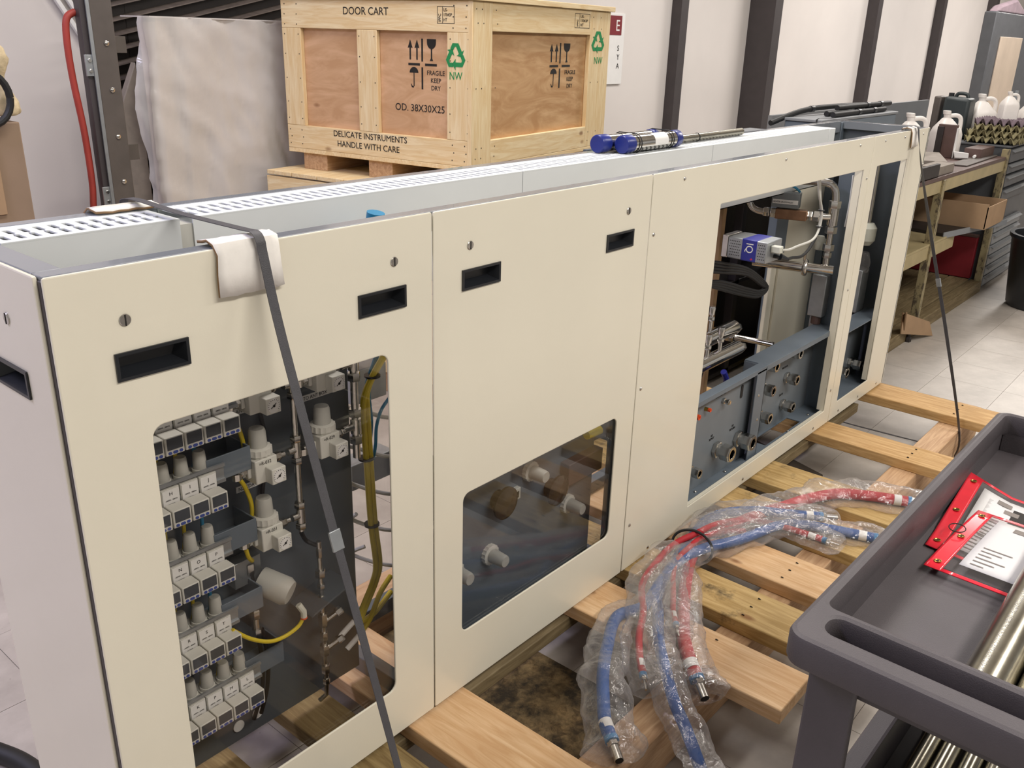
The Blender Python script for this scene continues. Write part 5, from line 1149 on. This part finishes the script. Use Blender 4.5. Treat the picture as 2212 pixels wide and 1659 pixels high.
simple('timber_block', MB().box(4.70, 4.98, .30, .40, .891, .938), 'wood_block', 'short dark timber block at the bench front edge', 'block')
simple('timber_block', MB().hexa([(4.80, .50, .891), (5.05, .58, .891), (5.0, .68, .891), (4.75, .60, .891), (4.80, .50, .95), (5.05, .58, .95), (5.0, .68, .95), (4.75, .60, .95)]), 'offwhite', 'pale small block behind the gray timber on the bench', 'block')
simple('angle_bracket', MB().box(4.30, 4.68, .29, .31, .891, .96).box(4.30, 4.68, .29, .45, .891, .897), 'rack_dark', 'dark angle bracket on the bench beside the strap', 'bracket')
simple('steel_channel', MB().box(5.75, 6.05, .36, .46, .891, .952), 'brown_metal', 'brown steel channel on the bench under the drawer cabinet side', 'channel')
simple('flat_bar', MB().hexa([(5.28, .31, .891), (6.04, .33, .891), (6.04, .43, .891), (5.28, .41, .891), (5.28, .31, .899), (6.04, .33, .899), (6.04, .43, .899), (5.28, .41, .899)]), 'rack_gray', 'flat rusty bar along the bench front', 'bar')
simple('crumpled_paper', MB().hexa([(5.64, .40, .900), (5.72, .44, .900), (5.70, .50, .900), (5.60, .47, .900), (5.63, .40, .935), (5.73, .45, .915), (5.71, .51, .925), (5.60, .48, .94)]), 'paper', 'crumpled white paper lying on the bench', 'paper', .004)
simple('spray_nozzle', MB().cyl((5.70, .385, .908), (5.80, .40, .908), .009), 'paper', 'small white nozzle on the bench front', 'nozzle')
simple('cardboard_flap', MB().hexa([(4.38, .225, .125), (4.46, .262, .17), (4.46, .268, .17), (4.38, .231, .125), (4.36, .225, .232), (4.50, .262, .19), (4.50, .268, .19), (4.36, .231, .232)]).hexa([(4.46, .262, .08), (4.83, .195, .0), (4.83, .201, .0), (4.46, .268, .08), (4.40, .255, .215), (4.79, .215, .088), (4.79, .221, .088), (4.40, .261, .215)]), 'card', 'torn tan cardboard flap leaning on the bench base', 'cardboard', 0)
simple('dark_bottle', MB().revolve([(0, .03), (.11, .03), (.14, .012), (.16, .012), (.16, 0)], (4.44, .34, .0826), (0, 0, 1), 16), 'black_plastic', 'black bottle standing on the bench base by the cardboard flap', 'bottle', 0)
simple('small_carton', MB().box(4.30, 4.42, .305, .40, .0826, .19), 'card', 'small kraft carton on the bench base', 'box')
simple('coiled_cable', MB().tube([(4.72 + .13 * math.cos(R(a)), .62 + .10 * math.sin(R(a)), .100 + .0004 * (a / 9)) for a in range(0, 1080, 30)], .011, 8), 'black_rubber', 'black cable coiled on the bench base shelf', 'cable', 0)
simple('paper_sheet', MB().hexa([(4.62, .62, .20), (4.86, .62, .20), (4.86, .625, .20), (4.62, .625, .20), (4.62, .66, .30), (4.86, .66, .30), (4.86, .665, .30), (4.62, .665, .30)]).box(4.70, 4.76, .63, .66, .0826, .21), 'paper', 'white card propped under the lower bench shelf', 'card', 0)
tn = thing('shipping_note', (3.40, .2, .8), 'folded white paper with red stripes taped behind the far cabinet edge', 'paper')
MB().box(3.3745, 3.3765, .06, .23, .66, .92).build('sheet', M['paper'], tn); 
for z in (.675, .69, .895): MB().box(3.3766, 3.3772, .06, .23, z, z + .006).build('red_stripe', M['vinyl_red'], tn)
hx = MB(); hexnut(hx, (4.612, .264, .0), (0, 0, 1), .018, .03); hx.revolve([(0, .012), (.03, .012)], (4.612, .264, .03), (0, 0, 1), 12); simple('loose_bolt', hx, 'rack_dark', 'small dark bolt standing on the floor before the bench', 'bolt', 0)
tc_ = thing('waste_bin', (6.05, -.28, 0), 'black plastic waste bin at the right edge of the floor', 'waste bin')
MB().revolve([(0, .19), (.02, .20), (.42, .245), (.44, .26), (.46, .26), (.46, .235), (.06, .19), (.06, 0)], (5.98, -.115, 0), (0, 0, 1), 36).build('bin_shell', M['black_plastic'], tc_)
# tall cabinet further down the wall
tl = thing('tall_cabinet', (10.6, 1.8, 0), 'tall gray cabinet with beige panel far down the wall', 'cabinet')
MB().box(10.05, 12.4, 1.50, 1.62, 0, 1.885).build('cabinet_body', M['cab_gray'], tl, .01); MB().box(10.34, 11.25, 1.485, 1.4995, .75, 1.655).build('beige_panel', M['beige_panel'], tl, .004)
MB().box(11.5, 11.54, 1.47, 1.4995, .9, 1.1).build('door_handle', M['alu'], tl)
simple('draped_cloth', MB().hexa([(10.1, 1.51, 1.886), (11.4, 1.51, 1.886), (11.4, 1.61, 1.886), (10.1, 1.61, 1.886), (10.25, 1.53, 1.94), (10.9, 1.53, 2.03), (10.9, 1.60, 2.03), (10.25, 1.60, 1.95)]), 'violetgray', 'violet gray cloth bundle on top of the tall cabinet', 'cloth', .02)
